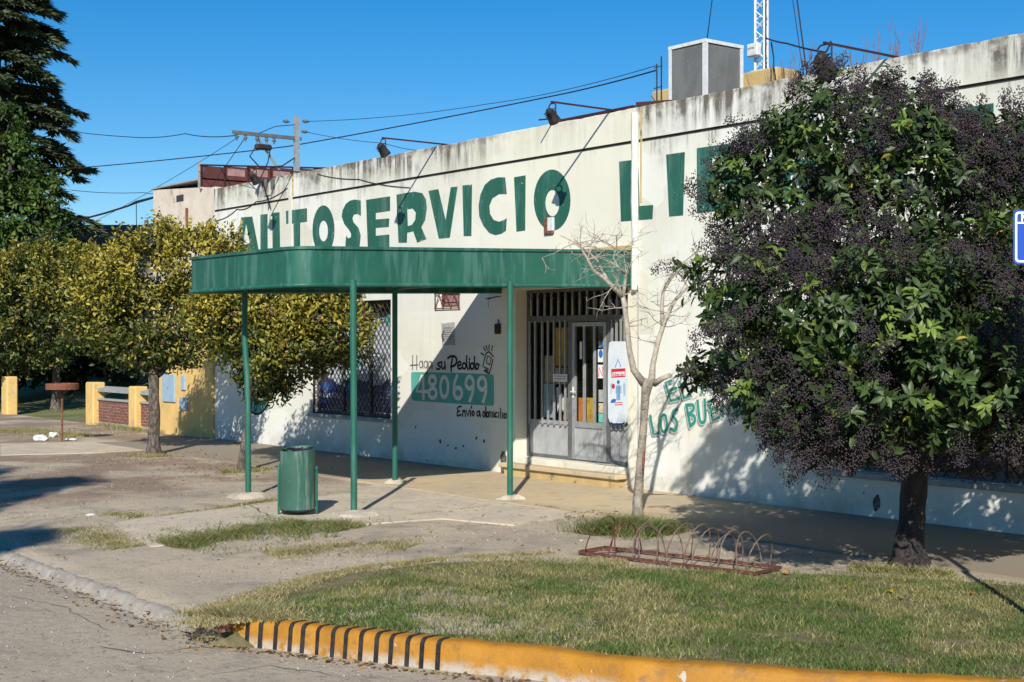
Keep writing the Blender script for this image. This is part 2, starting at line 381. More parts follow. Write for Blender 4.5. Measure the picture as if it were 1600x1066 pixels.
def ground_mats():
    # worn concrete apron / packed gravel outside the footpath
    q = NT('worn_apron', .95, .15); X, Y = q.xyz()[0], q.xyz()[1]
    c = q.mix(q.ramp(q.noise(.55, 6, .6), .36, .64), (.64,.53,.38), (.54,.455,.345))
    c = q.mix(q.ramp(q.noise(1.7, 7, .7, off=7), .46, .64, 0, .8), c, (.37,.32,.25))
    # strip of small reddish tiles on the far left
    tile = q.math('MULTIPLY', q.ramp(X, -17.0, -18.2), q.ramp(q.noise(.7, 5, .6, off=15), .36, .55))
    c = q.mix(q.math('MULTIPLY', tile, .75), c, (.27,.185,.135))
    gr = q.ramp(q.noise(26, 6, .8, off=2), .53, .64, 0, .7)
    c = q.mix(gr, c, (.22,.185,.145))
    gr2 = q.ramp(q.noise(34, 5, .75, off=22), .57, .68, 0, .6)
    c = q.mix(gr2, c, (.58,.52,.42))
    q.base(c)
    h = q.math('ADD', q.math('MULTIPLY', q.noise(6, 5, .65, off=4), .8), q.math('MULTIPLY', q.noise(26, 6, .8, off=2), -1.0))
    q.bump(h, .9, .04); M['apron'] = q.m
    q = NT('footpath_concrete', .9, .2); X, Y = q.xyz()[0], q.xyz()[1]
    c = q.mix(q.ramp(q.noise(.9, 6, .6), .35, .65), (.56,.44,.27), (.48,.39,.265))
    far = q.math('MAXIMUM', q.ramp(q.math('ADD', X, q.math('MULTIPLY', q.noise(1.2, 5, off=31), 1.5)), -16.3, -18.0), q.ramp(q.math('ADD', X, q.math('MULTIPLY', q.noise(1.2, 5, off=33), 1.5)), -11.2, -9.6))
    c = q.mix(far, c, (.285,.24,.18))          # tree and canopy shade deepened in the colour; yellowish base kept before the door
    c = q.mix(q.ramp(q.noise(3.4, 7, .7, off=3), .52, .7, 0, .55), c, (.27,.225,.165))
    c = q.mix(q.ramp(q.noise(40, 5, .7, off=6), .6, .7, 0, .4), c, (.22,.18,.14)); q.base(c)
    q.bump(q.noise(25, 6, .7), .35, .01); M['footpath'] = q.m
    q = NT('street_concrete', .93, .2)
    c = q.mix(q.ramp(q.noise(.4, 6, .6), .35, .65), (.52,.44,.325), (.44,.37,.285))
    c = q.mix(q.ramp(q.noise(2.6, 7, .7, off=6), .5, .7, 0, .6), c, (.29,.25,.205))
    c = q.mix(q.ramp(q.noise(21, 6, .8, off=9, stretch=(1,.6,1)), .55, .63, 0, .85), c, (.13,.115,.10))
    c = q.mix(q.ramp(q.noise(60, 4, .7, off=19), .60, .70, 0, .6), c, (.48,.44,.38)); q.base(c)
    q.bump(q.math('SUBTRACT', q.noise(5, 3), q.noise(21, 6, .8, off=9, stretch=(1,.6,1))), .9, .035); M['road'] = q.m
    q = NT('lawn_soil', .95, .1)
    c = q.mix(q.ramp(q.noise(2.2, 6, .65), .38, .6), (.30,.25,.15), (.13,.135,.055))
    c = q.mix(q.ramp(q.noise(30, 5, .75, off=6), .5, .66), c, (.20,.165,.10)); q.base(c)
    q.bump(q.noise(45, 5, .8), .9, .03); M['soil'] = q.m
    q = NT('far_ground', .95, .1)
    c = q.mix(q.ramp(q.noise(.8, 6, .65), .38, .6), (.26,.25,.12), (.15,.19,.06))
    c = q.mix(q.ramp(q.noise(9, 6, .75, off=3), .5, .7), c, (.38,.33,.2)); q.base(c)
    q.bump(q.noise(12, 6, .8), .9, .06); M['far_grass'] = q.m
    q = NT('kerb_yellow', .6, .35)
    c = q.mix(q.ramp(q.noise(3, 5), .35, .65), (.43,.195,.014), (.34,.15,.012))
    c = q.mix(q.ramp(q.noise(11, 7, .75, off=4), .54, .64, 0, .75), c, (.27,.135,.03))
    c = q.mix(q.ramp(q.noise(4.4, 7, .7, off=17), .66, .68), c, (.46,.42,.36))
    sc_ = q.ramp(q.noise(6, 7, .75, off=44), .50, .66, 0, .55)
    c = q.mix(sc_, c, (.16,.10,.05))
    low = q.math('MULTIPLY', q.ramp(q.xyz()[2], -.08, -.165), q.ramp(q.noise(9, 6, .7, off=2), .36, .56))
    c = q.mix(low, c, (.42,.38,.31)); q.base(c)
    q.bump(q.math('ADD', q.noise(7, 4), q.math('MULTIPLY', q.noise(40, 5, .7, off=3), .5)), .6, .02); M['kerb'] = q.m
ground_mats()

# ================================================================== GROUND
def gz(x, y):
    x = np.asarray(x, float); y = np.asarray(y, float)
    drive = sstep(-9.0, -10.4, x)
    return -0.095 * drive * sstep(-5.6, -8.3, y) + .012 * (fnoise(x, y, .8) - .5)
KERB = [(-9.30,-8.42),(-8.9,-8.22),(-8.4,-8.0),(-7.74,-7.70),(-7.1,-7.34),(-6.46,-7.07),(-5.5,-6.39),(-4.62,-5.66),(-3.78,-4.76),(-3.08,-3.78),(-2.5,-2.35),(-2.2,-.4),(-2.05,2.5),(-2.0,8.0),(-2.0,30.0)]
def yk(x):
    if x <= -9.3: return -8.45 + .05 * (float(vnoise(x, 3.3, 1.7)) - .5)
    for (a, b), (c, d) in zip(KERB, KERB[1:]):
        if a <= x <= c and c > a: return b + (d - b) * (x - a) / (c - a)
    return 30.0
def grid_sheet(name, xs, y0f, y1f, n, zf, mat, skirt=None):
    V = []; nx = len(xs)
    for x in xs:
        a, b = y0f(x), y1f(x)
        for j in range(n): V.append((x, a + (b - a) * j / (n - 1), 0.0))
    V = np.array(V); V[:, 2] = zf(V[:, 0], V[:, 1])
    if skirt is not None: V[0::n, 2] = skirt; V[0::n, 1] -= .0; V[1::n, 1] = V[0::n, 1] + .015
    i, j = np.meshgrid(np.arange(nx-1), np.arange(n-1), indexing='ij'); b = (i*n+j).ravel()
    return np_mesh(name, V, np.stack([b, b+n, b+n+1, b+1], 1), mat, smooth=True)

g = MB(); g.add([(-900,-900,-.32),(900,-900,-.32),(900,900,-.32),(-900,900,-.32)], [(0,1,2,3)])
tag(g.build('ground', M['far_grass']), kind='structure')
g = MB(); g.add([(-120,-18.5,-.175),(40,-18.5,-.175),(40,-8.0,-.175),(-120,-8.0,-.175),(-9.5,-8.0,-.175),(-9.5,40,-.175),(8,40,-.175),(8,-8.0,-.175)], [(0,1,2,3)])
g.f = [(0,1,2,3)]; g.v = g.v[:4]
g.add([(-9.5,-8.0,-.175),(8,-8.0,-.175),(8,40,-.175),(-9.5,40,-.175)], [(0,1,2,3)])
tag(g.build('road', M['road']), kind='structure')
tag(grid_sheet('pavement', list(np.arange(-62, -2.0, .2)), yk, lambda x: .12, 46, gz, M['apron'], -.2), kind='structure')
g = MB(); g.slab([(-62,-19.9),(40,-19.9),(40,-18.4),(-62,-18.4)], -.3, -.03); tag(g.build('far_pavement', M['apron']), kind='structure')

# footpath along the shop wall, a cast slab a little proud of the worn apron
def fp_edge():
    pts = []
    for x in np.arange(-27.2, -2.5, .35):
        pts.append((x, -2.42 + .05 * (float(vnoise(x, 9.1, 1.3)) - .5) + .03 * (float(vnoise(x, 4.1, 5)) - .5)))
    return pts
e = fp_edge()
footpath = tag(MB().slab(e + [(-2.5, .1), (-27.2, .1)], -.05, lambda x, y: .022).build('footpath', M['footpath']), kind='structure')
# concrete slabs of the apron under the canopy posts
def slab_px(pts, z=.016, name='concrete_slab'):
    P = []
    for i, (a, b) in enumerate(zip(pts, pts[1:] + pts[:1])):
        p, q = gp(*a), gp(*b)
        for t in np.linspace(0, 1, 9)[:-1]:
            x = p[0]+(q[0]-p[0])*t; y = p[1]+(q[1]-p[1])*t
            P.append((x + .05*(float(vnoise(x, y, 3))-.5), y + .05*(float(vnoise(y, x, 3.3))-.5)))
    return tag(MB().slab(P, -.06, lambda x, y: float(gz(x, y)) + z).build(name, M['concrete']), kind='structure')
slab_px([(395,792),(545,772),(640,740),(905,806),(800,822),(690,812),(560,822),(440,826)])
slab_px([(178,812),(390,792),(450,826),(300,842),(235,846)], .012)
slab_px([(0,694),(160,690),(262,690),(300,700),(150,708),(0,712)], .012)

# rough low lip between pavement and street on the left
def gutter():
    xs = np.arange(-60, -9.5, .05); V = []; prof = [(.14,-.014),(.06,.006),(.01,.006),(-.03,-.015),(-.05,-.06),(-.11,-.10)]
    for x in xs:
        base = yk(x); zb = float(gz(x, base))
        for k, (dy, dz) in enumerate(prof):
            V.append((x, base + dy + .035*(float(vnoise(x, k*3.1, 9))-.5), max(zb + dz + .018*(float(vnoise(x, k*7.7, 19))-.5), -.185)))
    n = len(prof); nx = len(xs)
    i, j = np.meshgrid(np.arange(nx-1), np.arange(n-1), indexing='ij'); b = (i*n+j).ravel()
    return np_mesh('gutter_edge', np.array(V), np.stack([b, b+1, b+n+1, b+n], 1), M['gutter'])
tag(gutter(), kind='structure')
md = MB(); n_ = 22
for i, (rr_, zz_) in enumerate(((.50,-.20),(.44,-.13),(.34,-.075),(.22,-.04),(.08,-.025))):
    md.v += [(-9.52 + rr_*math.cos(2*math.pi*k/n_)*(1+.25*(float(vnoise(k*1.3, i, 1))-.5)), -8.30 + .62*rr_*math.sin(2*math.pi*k/n_)*(1+.3*(float(vnoise(k*1.7, 5+i, 1))-.5)), zz_+.02*(float(vnoise(k, i*3, 2))-.5)) for k in range(n_)]
md.f = [(i*n_+k, i*n_+(k+1) % n_, (i+1)*n_+(k+1) % n_, (i+1)*n_+k) for i in range(4) for k in range(n_)] + [tuple(4*n_+k for k in range(n_))]
tag(md.build('soil_heap', M['soil'], smooth='all'), kind='structure')

# painted kerb round the corner, swept profile
def resample(P, step):
    P = [Vector((p[0], p[1], 0)) for p in P]; out = [P[0]]; rest = step
    for a, b in zip(P, P[1:]):
        L = (b-a).length; t = rest
        while t < L: out.append(a + (b-a)*(t/L)); t += step
        rest = t - L
    return out
def kerb_section(P, i, grow=0.0):
    t = (P[min(i+1, len(P)-1)] - P[max(i-1, 0)]).normalized(); nn = Vector((t.y, -t.x, 0))  # towards the street
    w = .010 * (float(vnoise(P[i].x, P[i].y, 4)) - .5) + .010 * (float(vnoise(P[i].x, P[i].y, 23)) - .5)
    prof = [(-.16,-.05),(-.155,.012),(-.02,.022),(.012,.012),(.03,-.012),(.05,-.19)]
    return [P[i] + nn*(o + w + (grow if k > 1 else 0)) + Vector((0,0,h + (grow if 1 <= k <= 4 else 0) + w)) for k, (o, h) in enumerate(prof)]
KP = resample(KERB, .06)
kb = MB(); n = 6
for i in range(len(KP)): kb.v += [tuple(v) for v in kerb_section(KP, i)]
kb.f = [(i*n+k, i*n+k+1, (i+1)*n+k+1, (i+1)*n+k) for i in range(len(KP)-1) for k in range(n-1)] + [(0,1,2,3,4,5)]
kerb = tag(kb.build('kerb', M['kerb'], smooth=True), kind='structure')
L = 0; stripe_at = [.15 + .122*k for k in range(14)]
for s0 in stripe_at:
    st = MB(); F5 = resample(KERB, .006)
    i0 = int(s0/.006); idx = [i0, i0+3, i0+6]; jit = random.randint(-1, 1)
    secs = [kerb_section(F5, i + jit, .0035) for i in idx]
    for sct in secs: st.v += [tuple(v) for v in sct[1:]]
    st.f = [(a*5+k, a*5+k+1, (a+1)*5+k+1, (a+1)*5+k) for a in range(2) for k in range(4)]
    st.build('black_stripe', M['black_paint'], kerb)

# yard of the neighbour, rising behind the boundary wall
def yz(x, y): return -.01 + .9 * sstep(1.0, 9.0, y) + .08*(fnoise(x, y, .9)-.5)*sstep(.3, 1.5, y)
tag(grid_sheet('yard_lawn', list(np.arange(-80, -26.8, .5)), lambda x: .1, lambda x: 45.0, 60, yz, M['far_grass']), kind='structure')

# lawn inside the kerb
LAWN_PX = [(300,985),(330,962),(400,925),(480,902),(560,886),(640,880),(720,872),(830,868),(905,872),(1000,880),(1120,884),(1210,886),(1330,890),(1460,896),(1600,905),(1750,915)]
LAWN = [gp(*p)[:2] for p in LAWN_PX]
LAWN = [(x, max(y, yk(x)+.12)) for x, y in LAWN]
LAWN_IN = LAWN + [(-3.25,-3.4)] + [(p.x - .0, p.y + .0) for p in reversed([v for v in resample(KERB[:10], .3)])]
def in_poly(px, py, poly):
    x = np.asarray(px); y = np.asarray(py); c = np.zeros(x.shape, bool); n = len(poly)
    for i in range(n):
        x1, y1 = poly[i][:2]; x2, y2 = poly[(i+1) % n][:2]
        if y1 == y2: continue
        c ^= ((y1 > y) != (y2 > y)) & (x < (x2-x1)*(y-y1)/(y2-y1) + x1)
    return c
def edge_dist(px, py, line):
    d = np.full(np.shape(px), 1e9)
    for (a, b) in zip(line, line[1:]):
        ax, ay = a[:2]; bx, by = b[:2]; L2 = (bx-ax)**2+(by-ay)**2 + 1e-9
        t = np.clip(((px-ax)*(bx-ax)+(py-ay)*(by-ay))/L2, 0, 1)
        d = np.minimum(d, np.hypot(px-ax-t*(bx-ax), py-ay-t*(by-ay)))
    return d
lawn_poly = []
for a, b in zip(LAWN, LAWN[1:]):
    for t in np.linspace(0, 1, 7)[:-1]:
        x = a[0]+(b[0]-a[0])*t; y = a[1]+(b[1]-a[1])*t
        lawn_poly.append((x, max(y + .16*(float(fnoise(x, y, 3.0))-.5) - .06, yk(x)+.08)))
back = [(v.x - .05, v.y + .10) for v in reversed(resample(KERB[:10], .15))]
V2 = lawn_poly + back
soil_in = [(x+.12, y-.32) if y-.32 > yk(x)+.10 else (x, yk(x)+.10) for x, y in lawn_poly]
tag(MB().poly(soil_in + back, fn=lambda x, y: (x, y, float(gz(x, y)) + .008)).build('lawn', M['soil']), kind='structure')

# ================================================================== SHOP BUILDING
BX0, BX1 = -26.95, -3.6
ZT, ZG = 5.2, 4.74
shop = empty('shop_building', (-15, 0, 0), 'long cream plastered corner shop with big green painted lettering and stained parapet', 'building')
WIN_L = (-22.95, -20.2, .70, 2.74); WIN_R = (-10.85, -6.3, .52, 2.55)
DOOR = (-16.75, -14.25, .06, 2.80); VENT = (at(684,0)[0], at(718,0)[0], at(700,480)[2], 2.95)
def wall_holes(x0, x1, z0, z1, holes, th, name, mat, parent):
    m = MB(); sub = []
    hs = [[(a,c),(b,c),(b,d),(a,d)] for a, b, c, d in holes]
    outer = [(x0,z0),(x1,z0),(x1,z1),(x0,z1)]
    m.poly(outer, hs, lambda x, z: (x, 0, z)); m.poly(outer, hs, lambda x, z: (x, th, z))
    for l in [outer] + hs:
        for p, q in zip(l, l[1:]+l[:1]): m.add([(p[0],0,p[1]),(q[0],0,q[1]),(q[0],th,q[1]),(p[0],th,p[1])], [(0,1,2,3)])
    return m.build(name, mat, parent)
wall_holes(BX0, BX1, -.1, ZG-.022, [WIN_L, WIN_R, DOOR, VENT], .30, 'front_wall', M['wall'], shop)
MB().box(BX0+.01, BX1-.01, .028, .28, ZG-.022, ZG+.022).build('groove', M['groove'], shop)
par = MB(); xs = np.arange(BX0, BX1+.01, .1); xs[-1] = BX1
tops = [ZT + .018*(float(fnoise(x, 1.0, 1.5))-.5) + .014*(float(vnoise(x, 5, 9))-.5) for x in xs]
for x, t in zip(xs, tops): par.v += [(x,0,ZG+.022),(x,0,t-.012),(x,.012,t),(x,.20,t),(x,.20,ZG+.022)]
par.f = [(i*5+k, (i+1)*5+k, (i+1)*5+k+1, i*5+k+1) for i in range(len(xs)-1) for k in range(4)] + [(0,1,2,3,4), tuple(5*(len(xs)-1)+k for k in (4,3,2,1,0))]
par.build('parapet', M['wall'], shop)
MB().box(BX0, BX0+.25, .31, 14, -.1, ZG-.03).build('side_wall', M['wall'], shop); MB().box(BX1-.25, BX1, .31, 14, -.1, ZG-.03).build('side_wall', M['wall'], shop); MB().box(BX0, BX1, 14, 14.25, -.1, ZG-.03).build('rear_wall', M['wall'], shop)
for xa_ in (BX0, BX1-.2): MB().box(xa_, xa_+.2, .21, 14.25, ZG-.02, ZT).build('side_parapet', M['wall'], shop)
MB().box(BX0+.26, BX1-.26, .31, 13.98, ZG-.35, ZG-.12).build('roof', M['roof_dark'], shop)
MB().box(BX0+.26, BX1-.26, .31, 13.98, -.05, .05).build('shop_floor', M['interior'], shop)
MB().box(BX0+.26, BX1-.26, 3.2, 3.4, .05, 4.3).build('inner_partition', M['interior'], shop)

# vertical joint covers on the facade
jx = at(995, 300)[0]
m = MB(); zz = np.arange(2.72, ZT+.03, .12)
m.tube([(jx + .012*(float(vnoise(z, 2, 3))-.5), -.035, z) for z in zz], [.045+.012*float(vnoise(z, 8, 5)) for z in zz], 8)
m.build('joint_cover_pipe', M['white_paint'], shop, smooth=True)
MB().box(jx+.07, jx+.10, -.006, .01, 3.9, ZT-.01).build('rust_streak_strip', M['yellow_block'], shop)
MB().box(jx+.02, jx+.032, -.004, .01, .03, 2.72).build('wall_joint', M['grey_paint'], shop)
jl = at(454, 300)[0]
MB().box(jl-.06, jl+.06, -.012, .01, 3.3, ZT-.004).build('pilaster_strip', M['wall'], shop)
MB().box(at(452,0)[0]+.11, at(452,0)[0]+.17, -.004, .01, 4.78, ZT-.004).build('rust_streak_strip', M['yellow_block'], shop)
# lintel over the canopy
a, b = at(868, 385), at(990, 378)
MB().bbox(a[0], b[0]-.02, -.10, .01, 3.21, 3.33, .012).build('canopy_lintel', M['yellow_block'], shop)
# rust eaten junction box below the last letter of the first word
a, b = at(852,340), at(866,366)
MB().bbox(a[0], b[0], -.035, .005, b[2], a[2], .008).build('rusty_junction_box', M['rust'], shop)
MB().bbox(a[0]+.09, b[0]+.01, -.037, .004, b[2]+.05, a[2]-.01, .004).build('junction_box_cover', M['white_alu'], shop)

# ---- painted lettering
def zoomed(ox, oy, sc): return lambda p: (ox + p[0]*sc, oy + p[1]*sc)
def ell(cx, cy, rx, ry, n=28): return [(cx+rx*math.cos(2*math.pi*k/n), cy+ry*math.sin(2*math.pi*k/n)) for k in range(n)]
def letter(zf, outer, holes=(), off=.004, mat='letters', name='painted_letter', parent=None):
    cv = lambda l: [(at(*zf(p))[0], at(*zf(p))[2]) for p in l]
    return MB().poly(cv(outer), [cv(h) for h in holes], lambda x, z: (x, -off, z)).build(name, M[mat], parent or shop)
ZA = zoomed(360, 280, .1625); ZB = zoomed(600, 250, .1875); ZC = zoomed(680, 140, .275)
letter(ZA, [(105,368),(212,360),(292,775),(225,775),(210,690),(100,690),(88,775),(30,775)], [[(152,430),(188,612),(120,642)]])
letter(ZA, [(290,342),(358,335),(360,690),(384,712),(408,690),(402,325),(474,318),(480,720),(455,765),(384,785),(315,768),(290,730)])
letter(ZA, [(535,305),(738,280),(738,410),(672,418),(672,755),(615,765),(608,432),(580,418),(538,434)])
letter(ZA, ell(897,490,106,238), [ell(897,499,42,100)])
letter(ZA, [(1255,205),(1257,355),(1225,335),(1190,340),(1175,375),(1185,415),(1235,470),(1255,540),(1245,640),(1215,720),(1160,745),(1110,735),(1108,620),(1115,545),(1135,570),(1160,560),(1162,525),(1140,485),(1095,430),(1072,360),(1080,300),(1110,240),(1150,208),(1195,197)])
letter(ZA, [(1306,200),(1537,165),(1537,305),(1400,325),(1400,388),(1530,378),(1525,460),(1400,470),(1400,545),(1530,532),(1530,690),(1325,725)])
letter(ZB, [(105,290),(200,272),(260,265),(320,277),(352,330),(358,400),(345,500),(312,560),(355,660),(278,690),(245,595),(195,607),(192,690),(122,690)], [[(195,412),(240,405),(266,438),(262,500),(235,540),(200,552)]])
letter(ZB, [(372,258),(455,243),(515,500),(558,228),(615,222),(550,648),(458,657)])
letter(ZB, [(655,213),(735,205),(730,635),(665,635)])
letter(ZB, [(1012,145),(1025,285),(960,285),(905,320),(880,380),(885,450),(915,500),(960,515),(1000,502),(1025,485),(1018,590),(980,615),(930,627),(880,610),(830,550),(795,470),(790,380),(805,290),(840,210),(890,165),(950,145)])
letter(ZB, [(1085,145),(1182,128),(1178,588),(1105,598)])
letter(ZB, ell(1403,335,153,255,36), [ell(1405,360,58,110)])
letter(ZC, [(1045,410),(1155,396),(1162,662),(1240,656),(1236,736),(1056,750)])
letter(ZC, [(1313,370),(1420,355),(1410,715),(1330,722)])
def wl(pts, holes=()):   # rest of the word, mostly behind the big tree, in wall metres
    return MB().poly(pts, holes, lambda x, z: (x, -.004, z)).build('painted_letter', M['letters'], shop)
zt, zb = 4.52, 3.68
x = -12.93; wl([(x,zt),(x+.6,zt),(x+.8,zt-.15),(x+.78,zt-.33),(x+.66,zt-.42),(x+.86,zt-.55),(x+.84,zb+.16),(x+.6,zb),(x,zb)], [[(x+.28,zt-.14),(x+.5,zt-.14),(x+.5,zt-.32),(x+.28,zt-.32)],[(x+.28,zb+.34),(x+.56,zb+.34),(x+.56,zb+.15),(x+.28,zb+.15)]])
x = -11.65; wl([(x,zt),(x+.8,zt),(x+.8,zt-.18),(x+.3,zt-.18),(x+.3,zt-.33),(x+.7,zt-.33),(x+.7,zt-.5),(x+.3,zt-.5),(x+.3,zb+.18),(x+.8,zb+.18),(x+.8,zb),(x,zb)])
x = -10.4; wl([(x,zt),(x+.6,zt),(x+.82,zt-.16),(x+.8,zt-.4),(x+.6,zt-.5),(x+.86,zb),(x+.56,zb),(x+.36,zt-.5),(x+.28,zt-.5),(x+.28,zb),(x,zb)], [[(x+.28,zt-.16),(x+.5,zt-.16),(x+.5,zt-.34),(x+.28,zt-.34)]])
x = -9.1; wl([(x-.1,zt),(x+.52,zt),(x+.52,zt-.2),(x+.36,zt-.2),(x+.36,zb),(x+.08,zb),(x+.08,zt-.2),(x-.1,zt-.2)])
x = -8.35; wl([(x+.2,zt),(x+.5,zt),(x+.85,zb),(x+.56,zb),(x+.5,zb+.2),(x+.26,zb+.2),(x+.2,zb),(x-.1,zb)], [[(x+.35,zt-.22),(x+.45,zb+.34),(x+.28,zb+.34)]])
x = -7.2; wl([(x,zt),(x+.5,zt),(x+.8,zt-.25),(x+.8,zb+.25),(x+.5,zb),(x,zb)], [[(x+.26,zt-.18),(x+.46,zt-.18),(x+.54,zt-.3),(x+.54,zb+.3),(x+.46,zb+.18),(x+.26,zb+.18)]])

_so = [0]
def strokes(lines, width, off, mat, name, parent, fn, closed_ok=True):
    """brush strokes as ribbons; each a hair proud of the last so that none share a plane"""
    m = MB()
    for l in lines:
        l = [Vector((fn(p)[0], fn(p)[1], 0)) for p in l]; k = len(l)
        closed = k > 4 and (l[0]-l[-1]).length < 1e-6
        wd = width; _so[0] = (_so[0] + 1) % 7; o = off + .00025*_so[0]
        L, Rr = [], []
        for i in range(k):
            if closed: t = (l[(i+1) % (k-1)] - l[(i-1) % (k-1)])
            else: t = l[min(i+1, k-1)] - l[max(i-1, 0)]
            t = t.normalized() if t.length > 1e-9 else Vector((1,0,0))
            nn = Vector((-t.y, t.x, 0))
            ex = Vector((0,0,0))
            if not closed and i == 0: ex = -t*wd*.4
            if not closed and i == k-1: ex = t*wd*.4
            L.append(l[i]+ex+nn*wd/2); Rr.append(l[i]+ex-nn*wd/2)
        vs = [(p.x, -o, p.y) for p in L] + [(p.x, -o, p.y) for p in Rr]
        m.add(vs, [(i, i+1, k+i+1, k+i) for i in range(k-1)])
    return m.build(name, M[mat], parent)
def ellc(*a): e = ell(*a, 14); return e + [e[0]]
def curve(pts, n=4):
    """Catmull-Rom through points"""
    P = [Vector((p[0], p[1], 0)) for p in pts]; out = []
    for i in range(len(P)-1):
        p0, p1, p2, p3 = P[max(i-1,0)], P[i], P[i+1], P[min(i+2, len(P)-1)]
        for k in range(n):
            t = k/n; q = .5*((2*p1)+(p2-p0)*t+(2*p0-5*p1+4*p2-p3)*t*t+(3*p1-p0-3*p2+p3)*t**3); out.append((q.x, q.y))
    out.append(pts[-1]); return out
def wallfn(zf): return lambda p: (at(*zf(p))[0], at(*zf(p))[2])
ZP = zoomed(630, 530, .12195); WP = wallfn(ZP)
pan = [(125,418),(1130,455)]
po = [(118,420),(700,432),(1130,452),(1152,462),(1162,485),(1166,700),(1163,835),(1150,852),(1120,856),(600,822),(140,790),(118,778),(108,755),(104,600),(102,440)]
phone = letter(ZP, po, off=.003, mat='teal_panel', name='phone_number_panel')
strokes([[(258,478),(262,760)], [(240,480),(172,668),(305,672)]], .068, .005, 'white_paint', 'digit', phone, WP)
strokes([ellc(378,532,42,58), ellc(381,690,48,64)], .068, .005, 'white_paint', 'digit', phone, WP)
strokes([ellc(530,615,50,130)], .068, .005, 'white_paint', 'digit', phone, WP)
strokes([curve([(695,470),(662,560),(655,680)]), ellc(705,690,50,70)], .068, .005, 'white_paint', 'digit', phone, WP)
strokes([ellc(854,558,48,76), curve([(902,560),(895,680),(855,790)])], .068, .005, 'white_paint', 'digit', phone, WP)
strokes([ellc(1014,570,50,78), curve([(1064,575),(1060,690),(1028,798)])], .068, .005, 'white_paint', 'digit', phone, WP)
strokes([[(125,212),(122,388)], [(178,212),(176,392)], [(95,336),(190,330)]], .022, .004, 'black_worn', 'painted_letter', shop, WP)  # faded first word, strokes drawn thinner to imitate sun glare on it
strokes([ellc(230,326,20,44), [(252,282),(258,372)]], .018, .004, 'black_worn', 'painted_letter', shop, WP)
strokes([ellc(290,326,20,44), curve([(312,282),(316,380),(308,430),(288,450)])], .018, .004, 'black_worn', 'painted_letter', shop, WP)
strokes([ellc(345,330,20,44), [(368,286),(377,380)]], .018, .004, 'black_worn', 'painted_letter', shop, WP)
BK = lambda ls, w_=.024: strokes(ls, w_*1.45, .004, 'black_paint', 'painted_letter', shop, WP)
BK([curve([(480,298),(445,315),(455,338),(478,355),(465,385),(430,380)])])
BK([curve([(497,292),(496,360),(515,380),(533,355)]), [(535,292),(543,386)]])
BK([curve([(575,245),(610,222),(660,222),(690,270),(665,335),(612,352)]), curve([(635,232),(620,330),(618,412)])], .028)
BK([curve([(703,345),(742,325),(730,288),(705,310),(703,360),(725,382),(755,368)])])
BK([ellc(785,344,22,38), curve([(816,216),(816,330),(830,386)])])
BK([[(850,290),(852,386)], [(853,252),(854,262)]])
BK([ellc(886,346,22,38), curve([(916,226),(916,330),(928,386)])])
BK([ellc(950,350,18,34), [(960,322),(975,330)]])
BK([curve([(748,862),(715,868),(696,890),(700,915),(722,922)]), curve([(722,922),(695,945),(698,985),(745,966)])], .02)
BK([[(762,988),(768,915)], curve([(768,930),(790,918),(796,950),(800,990)])], .02)
BK([[(812,918),(832,985),(852,915)]], .02); BK([[(868,920),(868,986)], [(872,884),(882,858)]], .02)
BK([ellc(900,952,13,28)], .02); BK([ellc(962,956,16,30), [(981,920),(992,996)]], .02)
BK([ellc(1036,962,14,32), [(1060,872),(1064,1000)]], .02); BK([ellc(1084,966,12,30)], .018)
BK([[(1104,1000),(1106,930)], [(1112,934),(1126,934),(1128,1000)], [(1134,936),(1146,936),(1150,1000)]], .016)
BK([[(1166,932),(1167,1002)]], .016); BK([curve([(1206,942),(1184,950),(1182,992),(1206,996)])], .018)
BK([[(1226,940),(1228,1008)]], .016); BK([[(1250,888),(1254,1012)]], .016); BK([[(1278,946),(1279,1014)]], .016); BK([ellc(1310,984,15,30)], .018)
strokes([curve([(1058,200),(1085,168),(1110,170),(1155,222)]), [(1058,205),(1020,352)], [(1152,262),(1132,350),(1105,435)], [(1040,402),(1068,425),(1105,440)],
         [(1085,215),(1132,242),(1110,332),(1068,302),(1085,215)], [(1042,360),(1052,366)], [(1062,370),(1072,376)], [(1082,382),(1092,388)], [(1056,395),(1066,400)], [(1076,404),(1086,410)],
         [(1000,180),(1036,202)], [(1032,104),(1056,152)], [(1066,84),(1080,136)], [(1106,74),(1100,136)], [(1148,90),(1134,146)]], .023, .004, 'black_paint', 'phone_pictogram', shop, WP)
# slogan right of the door
ZS = zoomed(1000, 560, .1313); WS = wallfn(ZS)
SL = [[[(128,690),(165,905),(222,890)]], [ellc(287,775,36,105)], [curve([(450,612),(408,625),(390,680),(432,735),(446,790),(415,860),(368,838)])],
      [[(558,560),(602,808)], curve([(558,560),(632,556),(642,605),(588,665)]), curve([(588,665),(650,690),(655,755),(602,808)])],
      [curve([(690,508),(712,720),(745,765),(782,715),(775,495)])], [[(905,478),(822,508),(868,738),(945,706)], [(845,618),(925,592)]],
      [[(988,690),(975,520),(1075,665),(1060,488)]], [ellc(1160,590,36,90)], [curve([(1290,470),(1240,490),(1235,550),(1280,590),(1285,650),(1235,660)])],
      [[(380,268),(308,290),(368,508),(462,482)], [(340,388),(432,356)]], [[(478,280),(528,478),(605,440)]],
      [[(742,400),(775,230),(880,372)], [(755,350),(840,325)]], [[(960,160),(985,350)], [(960,160),(1040,330),(1030,140)]]]
for ls in SL:
    sh = [[(p[0]-16, p[1]+30) for p in l] for l in ls]
    b_ = strokes(sh, .050, .0030, 'grey_paint', 'painted_letter', shop, WS)
    strokes(ls, .066, .0052, 'white_paint', 'letter_outline', b_, WS); strokes(ls, .046, .0075, 'teal', 'letter_face', b_, WS)
